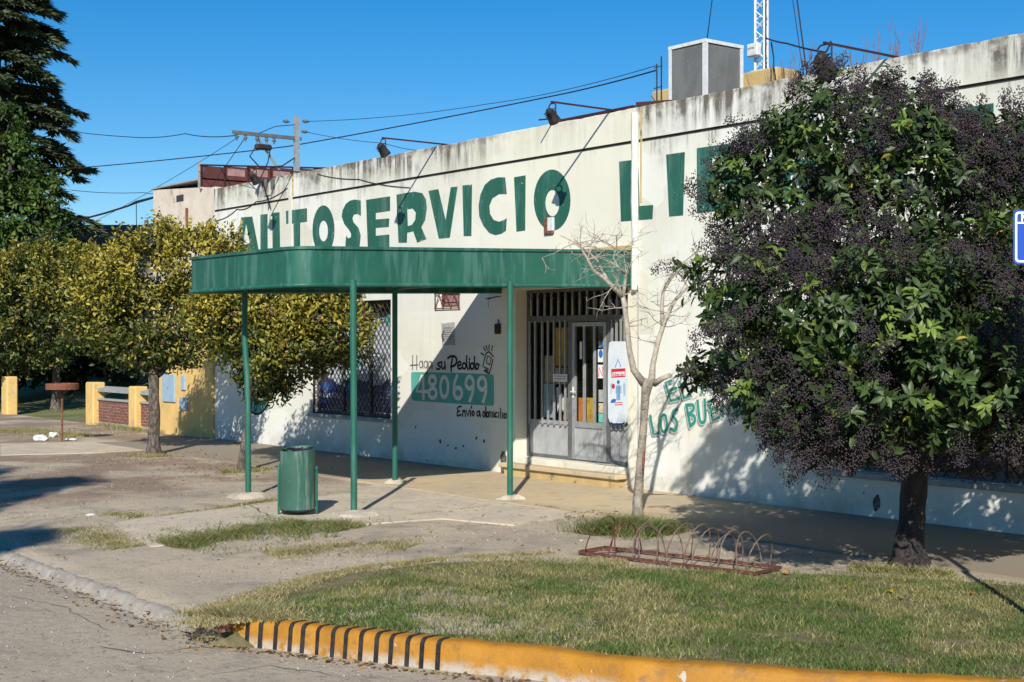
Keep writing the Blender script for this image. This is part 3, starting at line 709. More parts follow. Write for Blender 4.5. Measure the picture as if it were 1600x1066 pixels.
# round painted badge on the left wall
cx, _, cz = at(401, 600)
rr = .62
ring = lambda r, n=40: [(cx + r*math.cos(2*math.pi*k/n), cz + r*math.sin(2*math.pi*k/n)) for k in range(n)]
bd = MB().poly(ring(rr), (), lambda x, z: (x, -.003, z)).build('painted_badge', M['black_paint'], shop)
MB().poly(ring(rr*.92), [ring(rr*.50)], lambda x, z: (x, -.0055, z)).build('badge_ring', M['teal_panel'], bd)
MB().poly(ring(rr*.46), (), lambda x, z: (x, -.006, z)).build('badge_centre', M['white_paint'], bd)
for k, a in enumerate(np.radians([228, 248, 268, 288, 306, 324, 342])):
    d = Vector((math.cos(a), math.sin(a))); t = Vector((-d.y, d.x)); c = Vector((cx, cz))
    f = lambda p: tuple(c + d*(rr*(.88-.32*p[1])) + t*(p[0]-.5)*.16)
    ls = [[[(.1,0),(.1,1)], [(.1,1),(.8,1)]], [[(.3,0),(.3,1)]], [[(.2,0),(.2,1)], [(.2,0),(.7,.2),(.7,.8),(.2,1)]], [[(.1,1),(.5,0),(.9,1)]], [[(.2,0),(.2,1),(.8,0),(.8,1)]], [ellc(.5,.5,.35,.45)], [[(.2,0),(.2,1)], [(.2,0),(.8,.1)]]][k]
    strokes(ls, .035, .0075, 'black_paint', 'badge_letter', bd, f)

# small paint scars, hook, bracket, pasted notice
a, b = at(690,505), at(711,540)
nt_ = MB(); nt_.poly([(a[0],a[2]),(a[0]+.09,a[2]-.01),(a[0]+.2,a[2]+.004),(b[0],a[2]+.01),(b[0]-.01,a[2]-.16),(b[0]+.015,b[2]),(b[0]-.1,b[2]+.01),(a[0]+.02,b[2]-.006),(a[0]+.012,a[2]-.2)], (), lambda x, z: (x, -.005, z))
notice = nt_.build('pasted_notice', M['paper_grey'], shop)
strokes([[(a[0]+.06, a[2]-.08-.035*k), (b[0]-.05-.04*(k % 2), a[2]-.08-.035*k)] for k in range(6)], .010, .007, 'black_worn', 'notice_text', notice, lambda p: p)
strokes([curve([(a[0]+.06, b[2]+.08), (a[0]+.03, b[2]+.16), (a[0]+.07, b[2]+.22)])], .05, .0075, 'black_worn', 'notice_picture', notice, lambda p: p)
a, b = at(767,467), at(783,464)
MB().tube([(a[0],-.01,a[2]),(a[0],-.09,a[2]),(b[0],-.09,b[2]),(b[0],-.01,b[2])], .008, 6).tube([(a[0]+.05,-.09,a[2]),(a[0]+.055,-.09,a[2]-.14)], .004, 5).build('wall_bracket', M['iron'], shop)
a = at(780, 512); MB().bbox(a[0]-.06, a[0]+.05, -.06, .005, a[2]-.10, a[2]+.06, .015).tube([(a[0],-.02,a[2]+.06),(a[0],-.02,a[2]+.13)], .008, 6).build('small_lamp_holder', M['iron'], shop)
p = [at(*q) for q in ((783,738),(782,712),(785,705),(789,706),(792,714),(791,737))]
MB().poly([(q[0], q[2]) for q in p], (), lambda x, z: (x, -.004, z)).build('dark_stain', M['black_worn'], shop)
p = [at(1370 + 6*math.cos(t), 786 + 13*math.sin(t) + 2*math.cos(3*t)) for t in np.linspace(0, 6.28, 13)[:-1]]
MB().poly([(q[0], q[2]) for q in p], (), lambda x, z: (x, -.004, z)).build('plaster_chip', M['black_worn'], shop)
for (px, py, r_) in ((650,667,3),(688,690,4),(700,696,3),(712,700,3.5),(724,697,3),(745,684,4),(757,690,3.5),(668,720,2.5),(1350,770,2.5),(1330,805,3)):
    p = [at(px + .55*r_*(.3+1.0*random.random())*math.cos(t), py + 1.0*r_*(.3+1.0*random.random())*math.sin(t)) for t in np.linspace(0, 6.28, 9)[:-1]]
    MB().poly([(q[0], q[2]) for q in p], (), lambda x, z: (x, -.003, z)).build('plaster_chip', M['black_worn'], shop)

# ---- diamond grille
def diamond(x0, x1, z0, z1, y, step, r, asp=1.15):
    m = MB(); W, H = x1-x0, z1-z0; k = asp
    for sgn in (1, -1):
        c = -H/k if sgn > 0 else 0; end = W if sgn > 0 else W + H/k
        while c < end:
            # line: x = x0 + c + sgn*t , z = z0 + k t
            t0, t1 = 0, H/k
            if sgn > 0: t0 = max(t0, -c); t1 = min(t1, W-c)
            else: t0 = max(t0, c-W); t1 = min(t1, c)
            if t1 - t0 > .02:
                yy = y + (.003 if sgn > 0 else -.003)
                m.tube([(x0+c+sgn*t0, yy, z0+k*t0), (x0+c+sgn*t1, yy, z0+k*t1)], r, 4, cap=False)
            c += step
    return m
def pane_quad(x0, x1, y0, y1, z0, z1): return MB().add([(x0,y0,z0),(x1,y0,z0),(x1,y0,z1),(x0,y0,z1)], [(0,1,2,3)])
def frame(m, x0, x1, y0, y1, z0, z1, t):
    m.box(x0, x0+t, y0, y1, z0, z1).box(x1-t, x1, y0, y1, z0, z1).box(x0+t, x1-t, y0, y1, z0, z0+t).box(x0+t, x1-t, y0, y1, z1-t, z1); return m
# left window with posters behind a diamond grille
x0, x1, z0, z1 = WIN_L
wl_ = frame(MB(), x0, x1, .15, .21, z0, z1, .06); 
for k in (1, 2): wl_.box(x0+(x1-x0)*k/3-.03, x0+(x1-x0)*k/3+.03, .15, .21, z0+.06, z1-.06)
winL = wl_.build('shop_window', M['dark_alu'], shop)
diamond(x0+.02, x1-.02, z0+.02, z1-.02, .075, .135, .0075).build('diamond_grille', M['iron'], winL)
frame(MB(), x0+.003, x1-.003, .06, .09, z0+.003, z1-.003, .022).build('grille_frame', M['iron'], winL)
MB().bbox(x0-.06, x1+.08, -.05, .14, z0-.06, z0-.002, .008).build('window_sill', M['stone_grey'], winL)
for k in range(3):
    a = x0+(x1-x0)*k/3+.035; b = x0+(x1-x0)*(k+1)/3-.035
    pane_quad(a, b, .178, .182, z0+.06, z1-.06).build('pane', M['glass'], winL)
    pz = z0+.07
    po_ = MB().box(a+.01, b-.01, .192, .196, pz, z1-.30).build('poster', M['paper_white'], winL)
    nn = 14; wv = [(a+.012+(b-a-.024)*i/nn, pz+.56+.09*[1, 0, -1][k]*math.cos(math.pi*i/nn*(1 if k != 1 else 0)) + .02*math.sin(i)) for i in range(nn+1)]
    MB().poly([(a+.012, pz+.01), (b-.012, pz+.01)] + wv[::-1], (), lambda x, z: (x, .190, z)).build('poster_band', M['p_navy'], po_)
    c = (a+b)/2
    blob = lambda cx_, cz_, rx, rz, n_: [(cx_+rx*math.cos(t)*(1+.18*math.sin(3*t+k)), cz_+rz*math.sin(t)) for t in np.linspace(0, 6.28, n_)[:-1]]
    MB().poly(blob(c-.03, pz+1.02, .17, .24, 20), (), lambda x, z: (x, .1895, z)).build('poster_motif', M[['p_purple','p_teal','paper_white'][k]], po_)
    MB().poly(blob(c+[.02,-.02,.22][k], pz+1.0, .09, .15, 16), (), lambda x, z: (x, .188, z)).build('poster_motif', M[['paper_white','paper_white','p_sky'][k]], po_)
    MB().poly(blob(a+[.22,.12,.55][k], pz+.42, .12, .10, 14), (), lambda x, z: (x, .188, z)).build('poster_motif', M['p_sky'], po_)
    MB().poly(blob(c+.12, pz+1.62, .16, .10, 14), (), lambda x, z: (x, .1885, z)).build('poster_motif', M['p_teal'], po_)
def tinyword(glyphs, x, z, h, wch, y, mat, name, parent, wd):
    for i, gl in enumerate(glyphs):
        strokes(gl, wd, -y, mat, name, parent, lambda p: (x + (i + p[0])*wch, z + p[1]*h))
G = {'C': [curve([(.75,.85),(.4,1),(.1,.5),(.4,0),(.75,.15)])], 'a': [ellc(.4,.3,.28,.3), [(.7,.6),(.72,0)]], 's': [curve([(.7,.55),(.3,.55),(.3,.35),(.65,.25),(.6,.02),(.2,.05)])],
     'e': [curve([(.15,.3),(.7,.32),(.5,.62),(.18,.45),(.2,.05),(.7,.08)])], 'M': [[(.1,0),(.15,1),(.45,.3),(.75,1),(.8,0)]], 'x': [[(.15,.6),(.7,0)], [(.7,.6),(.15,0)]],
     'r': [[(.2,0),(.2,.6)], curve([(.2,.4),(.4,.6),(.65,.58)])], 'i': [[(.4,0),(.4,.6)], [(.4,.82),(.42,.86)]], 'p': [[(.2,-.35),(.2,.6)], ellc(.45,.3,.25,.3)],
     'S': [curve([(.8,.85),(.4,1),(.2,.75),(.7,.4),(.6,.05),(.15,.1)])], 'c': [curve([(.7,.5),(.35,.6),(.15,.3),(.35,0),(.7,.1)])], 'h': [[(.2,0),(.2,1)], curve([(.2,.4),(.5,.6),(.65,.4),(.65,0)])],
     'n': [[(.2,0),(.2,.6)], curve([(.2,.4),(.5,.6),(.65,.4),(.65,0)])], 'd': [ellc(.4,.3,.26,.3), [(.66,1),(.68,0)]], 'N': [[(.15,0),(.15,1),(.75,0),(.75,1)]], 'o': [ellc(.4,.3,.28,.3)], 'l': [[(.4,0),(.4,1)]]}
tinyword([G[c] for c in 'CaseMax'], x0+.16, z0+.30, .11, .095, .186, 'paper_white', 'poster_letter', winL, .016)
tinyword([G[c] for c in 'Crisp'], x1-.64, z0+.34, .14, .10, .186, 'paper_white', 'poster_letter', winL, .018)
MB().box(x0+.05, x1-.05, .23, .25, z0+.05, z1-.05).build('window_backing', M['interior'], winL)
# right window, in the shade of the big tree
x0, x1, z0, z1 = WIN_R
wr = frame(MB(), x0, x1, .16, .22, z0, z1, .06)
for k in (1, 2, 3): wr.box(x0+(x1-x0)*k/4-.025, x0+(x1-x0)*k/4+.025, .16, .22, z0+.06, z1-.06)
winR = wr.build('shop_window', M['dark_alu'], shop)
for k in range(4): pane_quad(x0+(x1-x0)*k/4+.03, x0+(x1-x0)*(k+1)/4-.03, .185, .19, z0+.06, z1-.06).build('pane', M['glass'], winR)
diamond(x0+.02, x1-.02, z0+.02, z1-.02, .08, .15, .007).build('diamond_grille', M['iron'], winR)
MB().bbox(x0-.1, x1+.1, -.06, .15, z0-.07, z0-.002, .01).build('window_sill', M['stone_grey'], winR)
MB().box(x0+.1, x1-.1, .6, .64, z0-.2, z1-.1).build('window_backing', M['interior'], winR)
# little vent window with zigzag grille
x0, x1, z0, z1 = VENT
zv = MB()
zm = (z0+z1)/2+.03; n_ = 3; wv_ = (x1-x0)/n_
for row, (za, zc) in enumerate(((z0-.02, zm), (zm, z1))):
    pts = [(x0-.03+k*wv_/2*1.08, -.03, za if (k+row) % 2 == 0 else zc) for k in range(2*n_+1)]
    zv.tube(pts, .008, 5)
for zz_ in (z0-.02, zm, z1-.03): zv.tube([(x0-.05,-.032,zz_),(x1+.05,-.032,zz_)], .009, 5)
for xx_ in (x0-.03, x1+.03): zv.tube([(xx_,-.034,z0-.03),(xx_,-.034,z1)], .009, 5)
vent = frame(MB(), x0, x1, .08, .13, z0, z1, .03).box(x0+.03, x1-.03, .09, .12, zm+.02, zm+.05).build('vent_window', M['rust_red'], shop)
zv.build('zigzag_grille', M['rust_red'], vent)
MB().box(x0+.03, x1-.03, .125, .129, z0+.03, z1-.03).build('pane', M['pink_sheet'], vent)

# ---- entrance: recessed metal screen with door
YD = .215
def dx(px): return at(px, 0, YD)[0]
def dz(px, py): return at(px, py, YD)[2]
x0, x1, z0, z1 = DOOR
zb_ = .30                              # top of the threshold inside the recess
MB().bbox(x0, x1, -.01, .60, .062, zb_-.012, .006).build('threshold', M['wall'], shop)
MB().bbox(x0-.12, x1+.02, -.24, -.004, .135, .20, .01).build('step_tread', M['footpath'], shop)
MB().box(x0-.04, x1-.04, -.19, -.003, -.02, .134).build('step_riser', M['yellow_block'], shop)
scr = frame(MB(), x0, x1, YD, YD+.05, zb_-.01, z1, .05)
zt1, zt0 = dz(890, 458), dz(890, 493); zh = dz(890, 503)
scr.box(x0+.05, x1-.05, YD+.001, YD+.049, zh, zt0)         # heavy transom rail
dl0, dl1 = dx(895), dx(948)
scr.box(dx(888), dl0-.005, YD-.01, YD+.051, zb_, zh).box(dl1+.005, dx(953), YD-.01, YD+.051, zb_, zh)
ent = scr.build('entrance_screen', M['dark_alu'], shop)
zp1 = dz(860, 662)                                          # top of the ribbed panels
def ribbed(xa, xb, za, zc, y, parent):
    m = MB(); n_ = max(6, int((xb-xa)/.036)); V = []; pw = (xb-xa)/n_
    prf = []
    for i in range(n_): prf += [(xa+pw*i, y), (xa+pw*(i+.62), y), (xa+pw*(i+.66), y+.024), (xa+pw*(i+.96), y+.024)]
    prf.append((xb, y)); n_ = (len(prf)-1)/2
    for xx, yy in prf: V += [(xx, yy, za), (xx, yy, zc)]
    n_ = len(prf)-1
    m.add(V, [(2*i, 2*i+2, 2*i+3, 2*i+1) for i in range(n_)]); return m.build('ribbed_panel', M['ribbed'], parent, fix=False)
ribbed(x0+.05, dx(888), zb_+.04, zp1, YD+.02, ent); ribbed(dx(953), x1-.05, zb_+.04, zp1, YD+.02, ent)
MB().box(x0+.05, dx(888), YD+.002, YD+.048, zp1, zp1+.05).build('mid_rail', M['alu'], ent)
MB().box(dx(953), x1-.05, YD+.002, YD+.048, zp1, zp1+.05).build('mid_rail', M['alu'], ent)
for px in (828.5, 837, 848, 857, 866.5, 876, 884):
    MB().box(dx(px)-.013, dx(px)+.013, YD-.022, YD+.004, zp1-.02, zh+.02).build('bar', M['alu'], ent)
for px in (957, 964, 971, 977):
    MB().box(dx(px)-.013, dx(px)+.013, YD-.022, YD+.004, zp1-.02, zh+.02).build('bar', M['alu'], ent)
for i in range(15):
    xx = x0+.12+i*(x1-x0-.24)/14
    MB().box(xx-.014, xx+.014, YD-.018, YD+.003, zt0+.002, z1-.05).build('bar', M['alu'], ent)
diamond(x0+.05, x1-.05, zt0+.25, z1-.05, YD-.03, .11, .004, .8).build('transom_mesh', M['iron'], ent)
for xa, xb in ((x0+.05, dx(888)), (dx(953), x1-.05)): pane_quad(xa, xb, YD+.03, YD+.034, zp1+.05, zh).build('pane', M['glass'], ent)
pane_quad(x0+.05, x1-.05, YD+.03, YD+.034, zt0, z1-.05).build('pane', M['glass'], ent)
dm = MB(); yd0, yd1 = YD-.016, YD+.03
zd1 = zh-.01; zd0 = zb_+.012; st = .058
dm.box(dl0, dl0+st, yd0, yd1, zd0, zd1).box(dl1-st, dl1, yd0, yd1, zd0, zd1).box(dl0+st, dl1-st, yd0, yd1, zd1-st, zd1)
zk = dz(920, 660); zk2 = dz(920, 669); zq = dz(920, 713)
dm.box(dl0+st, dl1-st, yd0, yd1, zk2, zk).box(dl0+st, dl1-st, yd0, yd1, zd0, zq)
door = dm.build('entrance_door', M['alu'], shop)
ribbed(dl0+st, dl1-st, zq, zk2, YD, door)
for px in (913, 929): MB().box(dx(px)-.018, dx(px)+.018, yd0+.003, YD+.016, zk, zd1-st).build('bar', M['alu'], door)
pane_quad(dl0+st, dl1-st, YD+.018, YD+.022, zk, zd1-st).build('pane', M['glass'], door)
hz_ = dz(896, 612)
MB().tube([(dl0+.03,yd0,hz_),(dl0+.03,yd0-.05,hz_),(dl0+.13,yd0-.05,hz_)], .011, 6).bbox(dl0+.008, dl0+.05, yd0-.008, yd0, hz_-.09, hz_+.07, .003).build('door_handle', M['white_alu'], door)
a, b = (867,584), (889,596)
MB().bbox(dx(a[0]), dx(b[0]), YD-.04, YD-.024, dz(a[0],b[1]), dz(a[0],a[1]), .004).build('name_plate', M['white_alu'], ent)
strokes([[(dx(869), dz(880,588)-.01*0), (dx(887), dz(880,588))], [(dx(870), dz(880,592)), (dx(886), dz(880,592))]], .014, -(YD-.0415), 'grey_paint', 'plate_text', ent, lambda p: p)
# stickers on the door glass
def sticker(px0, py0, px1, py1, mat, nm='sticker', y=YD+.0165, parent=None):
    return MB().box(dx(px0), dx(px1), y-.001, y, dz(px0,py1), dz(px0,py0)).build(nm, M[mat], parent or door)
s1 = sticker(933,546,942,566,'paper_white'); c = ((dx(933)+dx(942))/2, dz(937,553))
MB().poly(ell(c[0], c[1], .045, .06, 18), (), lambda x, z: (x, YD+.0140, z)).build('sticker_disc', M['p_blue'], s1)
s2 = sticker(933,570,942,591,'paper_white')
strokes([[(dx(934.5),dz(937,588)),(dx(934.5),dz(937,574)),(dx(940.5),dz(937,588)),(dx(940.5),dz(937,574))]], .02, -(YD+.0140), 'p_red', 'sticker_letter', s2, lambda p: p)
sticker(934,609,942,628,'paper_grey'); sticker(934,630,942,645,'p_cream'); sticker(934,646,942,660,'p_teal'); s5 = sticker(904.5,534,908,561,'paper_white')
sticker(934,533,937,543,'paper_grey'); sticker(938,533,942,543,'p_blue')
# goods and posters inside
def inside(px0, py0, px1, py1, mat, y):
    a, b = at(px0, py1, y), at(px1, py0, y)
    return MB().box(a[0], b[0], y, y+.02, a[2], b[2]).build('inside_poster', M[mat], shop)
inside(868,512,886,572,'p_yellow',.36); inside(851,556,866,598,'p_cream',.34); inside(866,575,886,600,'p_cream',.33)
inside(850,600,866,652,'p_pale',.32); inside(880,622,892,656,'p_yellow',.37); inside(904,622,914,662,'p_orange',.42); inside(915,622,928,663,'p_yellow',.46)
c = [(869,606),(874,604),(879,616),(884,630),(880,644),(875,632),(871,644),(870,622)]
MB().poly([(at(*q, .30)[0], at(*q, .30)[2]) for q in c], (), lambda x, z: (x, .30, z)).build('hanging_bag', M['plastic_white'], shop)
# can shaped advertising board fixed to the bars on the right
def bx_(px, py): return at(px, py, YD-.07)
out = [(953,536),(956,533.5),(975,533.5),(978,537),(979.5,552),(980.5,600),(981,650),(979,660),(975,664),(959,664),(954,660),(951.5,652),(951,600),(951.5,553)]
o2 = [(bx_(*p)[0], bx_(*p)[2]) for p in out]; y0_ = YD-.085; y1_ = YD-.05
m = MB(); k = len(o2)
m.poly(o2, (), lambda x, z: (x, y0_, z)); m.poly(o2, (), lambda x, z: (x, y1_, z))
m.add([(p[0], y0_, p[1]) for p in o2] + [(p[0], y1_, p[1]) for p in o2], [(i, (i+1) % k, k+(i+1) % k, k+i) for i in range(k)])
can = m.build('advertising_board', M['p_pale2'] if 'p_pale2' in M else M['paper_white'], shop)
zz3 = lambda pts: [(bx_(930+p[0]*.1782, 500+p[1]*.1782)[0], bx_(930+p[0]*.1782, 500+p[1]*.1782)[2]) for p in pts]
def cp(pts, mat, lv, nm): return MB().poly(zz3(pts), (), lambda x, z: (x, y0_-.001*lv, z)).build(nm, M[mat], can)
cp([(148,430),(272,424),(272,500),(150,508)], 'p_red', 1, 'red_band'); cp([(156,458),(266,452),(266,490),(156,496)], 'paper_white', 2, 'band_label')
zc_ = zz3([(158,490),(266,486)])
tinyword([G[c] for c in 'Schneider'], zc_[0][0]+.004, zc_[0][1], .05, (zc_[1][0]-zc_[0][0])/9.2, y0_-.003, 'p_red', 'band_letter', can, .008)
strokes([zz3([(184,414),(208,345),(232,410)])], .016, -(y0_-.001), 'p_sky', 'chevron', can, lambda p: p)
cp(ell(210,545,13,18,12), 'p_sky', 1, 'figure_head')
cp([(190,575),(205,566),(220,566),(236,578),(240,640),(226,650),(226,705),(196,705),(194,650),(182,640)], 'p_pale', 1, 'figure_torso')
for q in (198, 210, 222): cp([(q-3,580),(q+3,580),(q+3,700),(q-3,700)], 'p_blue', 2, 'figure_stripe')
cp([(150,700),(175,690),(195,700),(180,725),(140,730)], 'p_blue', 1, 'figure_flag'); cp(ell(166,582,15,24,12), 'p_red', 1, 'figure_crest')
cp([(250,560),(262,545),(274,560),(274,660),(256,670)], 'p_pale', 1, 'figure_torso'); cp([(140,560),(152,550),(158,610),(142,660)], 'p_pale', 1, 'figure_torso')
cp([(178,724),(246,720),(246,728),(178,732)], 'p_red', 1, 'text_line'); cp([(176,742),(248,738),(248,746),(176,750)], 'p_red', 1, 'text_line')
cp([(140,890),(165,905),(245,905),(270,885),(262,912),(240,922),(165,922),(146,912)], 'p_navy', 1, 'base_band')

# ================================================================== ENTRANCE CANOPY
CX0, CX1, CYF, CR = -17.10, -14.17, -5.20, .30
def czb(y): return 2.655 + .125*(1 + y/5.47)
def czt(y): return 3.085 + .17*(1 + y/5.47)
path = [(CX1, -.004, 1, 0)] + [(CX1 + .016*(float(fnoise(y, 3, 1.3))-.5), y, 1, 0) for y in np.linspace(-.3, CYF+CR, 34)]
path += [(CX1-CR+CR*math.cos(a), CYF+CR-CR*math.sin(a), math.cos(a), -math.sin(a)) for a in np.linspace(0, math.pi/2, 11)[1:]]
path += [(CX0+CR+CR*math.cos(a), CYF+CR-CR*math.sin(a), math.cos(a), -math.sin(a)) for a in np.linspace(math.pi/2, math.pi, 11)]
path += [(CX0, y, -1, 0) for y in np.linspace(CYF+CR, -.7, 8)[1:]] + [(CX0, -.004, -1, 0)]
canopy = empty('entrance_canopy', ((CX0+CX1)/2, -2.7, 0), 'dark green metal entrance canopy with rounded corners on four green posts', 'canopy')
def sweep(prof):
    m = MB(); k = len(prof)
    for (x, y, nx, ny) in path: m.v += [(x+nx*o, y+ny*o, z(y)) for o, z in prof]
    m.f = [(i*k+a, i*k+(a+1) % k, (i+1)*k+(a+1) % k, (i+1)*k+a) for i in range(len(path)-1) for a in range(k)]
    return m
sweep([(0, lambda y: czb(y)+.02), (.004, lambda y: (czb(y)+czt(y))/2), (0, lambda y: czt(y)-.02), (-.02, lambda y: czt(y)-.02), (-.02, lambda y: czb(y)+.02)]).build('fascia', M['green'], canopy, smooth=True)
for y in (-.95, -2.2, -3.5): MB().box(CX1-.004, CX1+.011, y-.006, y+.006, czb(y)+.03, czt(y)-.025).build('fascia_seam', M['green'], canopy)
sweep([(-.03, lambda y: czt(y)-.022), (.022, lambda y: czt(y)-.022), (.022, lambda y: czt(y)+.012), (-.03, lambda y: czt(y)+.012)]).build('top_trim', M['green'], canopy, smooth=True)
MB().tube([(x+nx*.012, y+ny*.012, czb(y)) for x, y, nx, ny in path], .026, 10).build('bottom_rail', M['green_post'], canopy, smooth=True)
inner = [(x-nx*.03, y-ny*.03) for x, y, nx, ny in path]
slit = [(-16.79,-2.10),(-16.765,-2.10),(-16.765,-1.52),(-16.79,-1.52)]
MB().slab(inner, lambda x, y: czb(y)+.20, lambda x, y: czb(y)+.225, [slit]).build('roof_sheet', M['dark_alu'], canopy)
for x in (-16.45, -15.6, -14.75):
    m = MB(); m.obox((x, -2.55, (czb(-5.3)+czb(-.1))/2+.14), (.02,0,0), (0,2.4,(czb(-.1)-czb(-5.3))/2*.92), (0,0,.05)); m.build('joist', M['dark_alu'], canopy)
for y in (-4.5, -2.1): MB().box(CX0+.03, CX1-.03, y-.025, y+.025, czb(y)+.03, czb(y)+.085).build('cross_beam', M['dark_alu'], canopy)
# loose wires hanging under the canopy
m = MB(); 
for k in range(5):
    x = random.uniform(-14.6,-14.25); ys = np.linspace(-.6-k*.9, -1.6-k*.9, 7)
    m.tube([(x, y, czb(y)+.03-.05*math.sin(math.pi*i/6)) for i, y in enumerate(ys)], .004, 4)
m.build('loose_wires', M['iron'], canopy)
for (px, py, lean) in ((388,775,-.10), (553,805,-.015), (617,755,0), (797,780,0)):
    b = gp(px, py, .02); yy = b[1]
    top = czb(yy) + .05; tx = b[0] + lean
    pts = [(b[0], yy, -.05), (b[0]+lean*.1, yy, 1.0), (b[0]+lean*.35, yy, 1.55), (tx, yy, 2.05), (tx, yy, top)]
    MB().tube(pts, .038, 12).build('post', M['green_post'], canopy, smooth=True)
    f = MB(); prof = [(.0,-.02),(.25,-.02),(.25,.02),(.22,.05),(.12,.075),(.0,.08)]
    f.lathe((b[0], yy, float(gz(b[0], yy)) - .005), prof, 18)
    f.v = [(x + .13*(float(vnoise(x*3, y*3, 3))-.5), y + .13*(float(vnoise(y*3, x*3, 3.5))-.5), z + .04*(float(vnoise(x, y, 9))-.5)*(z > .03)) for x, y, z in f.v]
    if px == 797 or px == 617: f.v = [(b[0]+(x-b[0])*.72, yy+(y-yy)*.72, z) for x, y, z in f.v]
    f.build('concrete_footing', M['concrete_pale'], canopy, smooth=True)

# ================================================================== THINGS ON THE ROOF
# floodlights on arms over the parapet
def floodlight(xw, label, L=1.07, big=.82, dzz=0.0, arm='red_iron'):
    t = empty('floodlight', (xw, 0, ZT), label, 'floodlight', 'floodlights over the parapet')
    z = ZT + .035 + dzz
    MB().box(xw-.012, xw+.012, -L, .19, z-.010, z+.012).build('arm', M[arm], t)
    MB().tube([(xw, .18, z), (xw-.5, .18, z-.01)], .014, 6).build('arm_foot', M[arm], t)
    yb = -L+.02; hw = .085*big
    MB().tube([(xw-hw, yb, z-.26*big), (xw-hw, yb, z-.05), (xw-hw*.6, yb, z-.02), (xw+hw*.6, yb, z-.02), (xw+hw, yb, z-.05), (xw+hw, yb, z-.26*big)], .010, 6).build('yoke', M['iron'], t)
    # tapered housing tilted back towards the wall
    m = MB(); c = Vector((xw, yb, z-.24*big)); a = math.radians(52)
    dirv = Vector((0, math.cos(a), -math.sin(a))); up = Vector((0, math.sin(a), math.cos(a)))
    def ringp(t_, w_, h_): return [c + dirv*t_ + Vector((i*w_, 0, 0)) + up*(j*h_) for i, j in ((-1,-.6),(-.6,-1),(.6,-1),(1,-.6),(1,.6),(.6,1),(-.6,1),(-1,.6))]
    secs = [(-.15,.03,.03),(-.12,.055,.05),(-.04,.075,.065),(.06,.095,.08),(.10,.10,.085),(.115,.10,.085)]
    for s in secs: m.v += ringp(s[0]*big, s[1]*big, s[2]*big)
    m.v = [tuple(v) for v in m.v]
    m.f = [(i*8+k, i*8+(k+1) % 8, (i+1)*8+(k+1) % 8, (i+1)*8+k) for i in range(len(secs)-1) for k in range(8)] + [tuple(range(8)), tuple(8*(len(secs)-1)+k for k in range(8))]
    h = m.build('lamp_housing', M['iron'], t)
    g = MB(); g.add([tuple(v) for v in ringp(.118*big, .085*big, .07*big)], [tuple(range(8))]); g.build('lamp_glass', M['dark_alu'], h)
    f = MB()
    for k in range(3): f.obox(c + dirv*(-.10+.035*k)*big, (.075*big,0,0), dirv*.004, up*.075*big)
    f.build('cooling_fins', M['iron'], h)
    return t
floodlight(-14.6, 'black floodlight on a dark red arm over the last letter of the first word')
floodlight(-18.8, 'black floodlight on a thin arm over the middle of the long word')
floodlight(-23.55, 'small black floodlight beside the crossarm pole at the left end of the parapet', .85)
floodlight(-9.92, 'large black floodlight on a red arm above the crown of the berry tree', 1.12, 1.1)
a = at(877, 187, .08); b = at(991, 166, .08)
rr_ = MB().box(a[0], b[0], .05, .11, ZT+.012, ZT+.055).tube([(a[0]+.02,.08,ZT+.05),(a[0]-.05,-.05,ZT+.06),(a[0]-.05,-.3,ZT+.02)], .012, 6).build('iron_bar', M['red_iron'])
tag(rr_, 'dark red iron angle bar lying along the parapet top left of the white joint pipe', 'iron bar')
b2 = at(1030, 157, .3)
tag(MB().obox((b2[0]-.1, .3, ZT+.08), (.22,.12,0), (-.02,.035,0), (0,0,.03)).build('iron_offcut', M['red_iron']), 'short dark iron offcut on the parapet just left of the ochre block', 'iron bar')

# crossarm pole
px_ = at(453, 0, .12)[0]
pole = empty('service_pole', (px_, .12, 4.4), 'grey metal service pole with a crossarm and insulators above the left end of the shop', 'utility pole')
MB().box(px_-.045, px_+.045, .22, .31, 4.3, 6.36).build('mast', M['alu'], pole)
arm_z = 5.93
MB().box(px_-.03, px_+.03, -1.08, .36, arm_z-.03, arm_z+.035).build('crossarm', M['dark_alu'], pole)
MB().tube([(px_-.05,-.55,arm_z-.04),(px_-.05,.20,4.95)], .026, 8).build('brace', M['alu'], pole)
ins = MB().lathe((0,0,0), [(.0,.07),(.025,.07),(.03,.05),(.02,.04),(.038,.02),(.035,-.01),(.018,-.02),(.018,-.06),(0,-.06)], 10)
im = None
for i, y in enumerate((-1.0, -.82, -.58, -.38, -.22)):
    if im is None:
        im = ins.build('insulator', M['dark_alu'], pole, smooth=True); im.location = (px_, y, arm_z-.09); im.matrix_parent_inverse = pole.matrix_basis.inverted(); o = im
    else:
        o = im.copy(); link(o, pole); o.location = (px_, y, arm_z-.09)
for i, (y, z) in enumerate(((.05,6.24),(.47,6.28),(.45,6.08))):
    o = im.copy(); link(o, pole); o.location = (px_, y, z); o.rotation_euler = (math.radians(90), 0, 0)
MB().bbox(px_-.06, px_+.06, -.62, -.28, arm_z-.28, arm_z-.17, .03).build('splice_box', M['iron'], pole)
m = MB()
m.tube([(px_,-.6,arm_z-.22),(px_-.02,-.72,arm_z-.42),(px_-.02,-.5,arm_z-.62),(px_,-.05,arm_z-.55),(px_+.04,.2,arm_z-.38)], .014, 6)
m.tube([(px_,-.3,arm_z-.25),(px_,-.35,arm_z-.5),(px_-.1,-.5,arm_z-.9),(px_-.4,-.25,5.1),(px_-.5,-.03,4.6)], .012, 6)
m.tube([(px_,.26,6.2),(px_,-.2,6.12),(px_-.05,-.55,arm_z+.02)], .008, 5); m.build('jumper_cables', M['rubber'], pole)

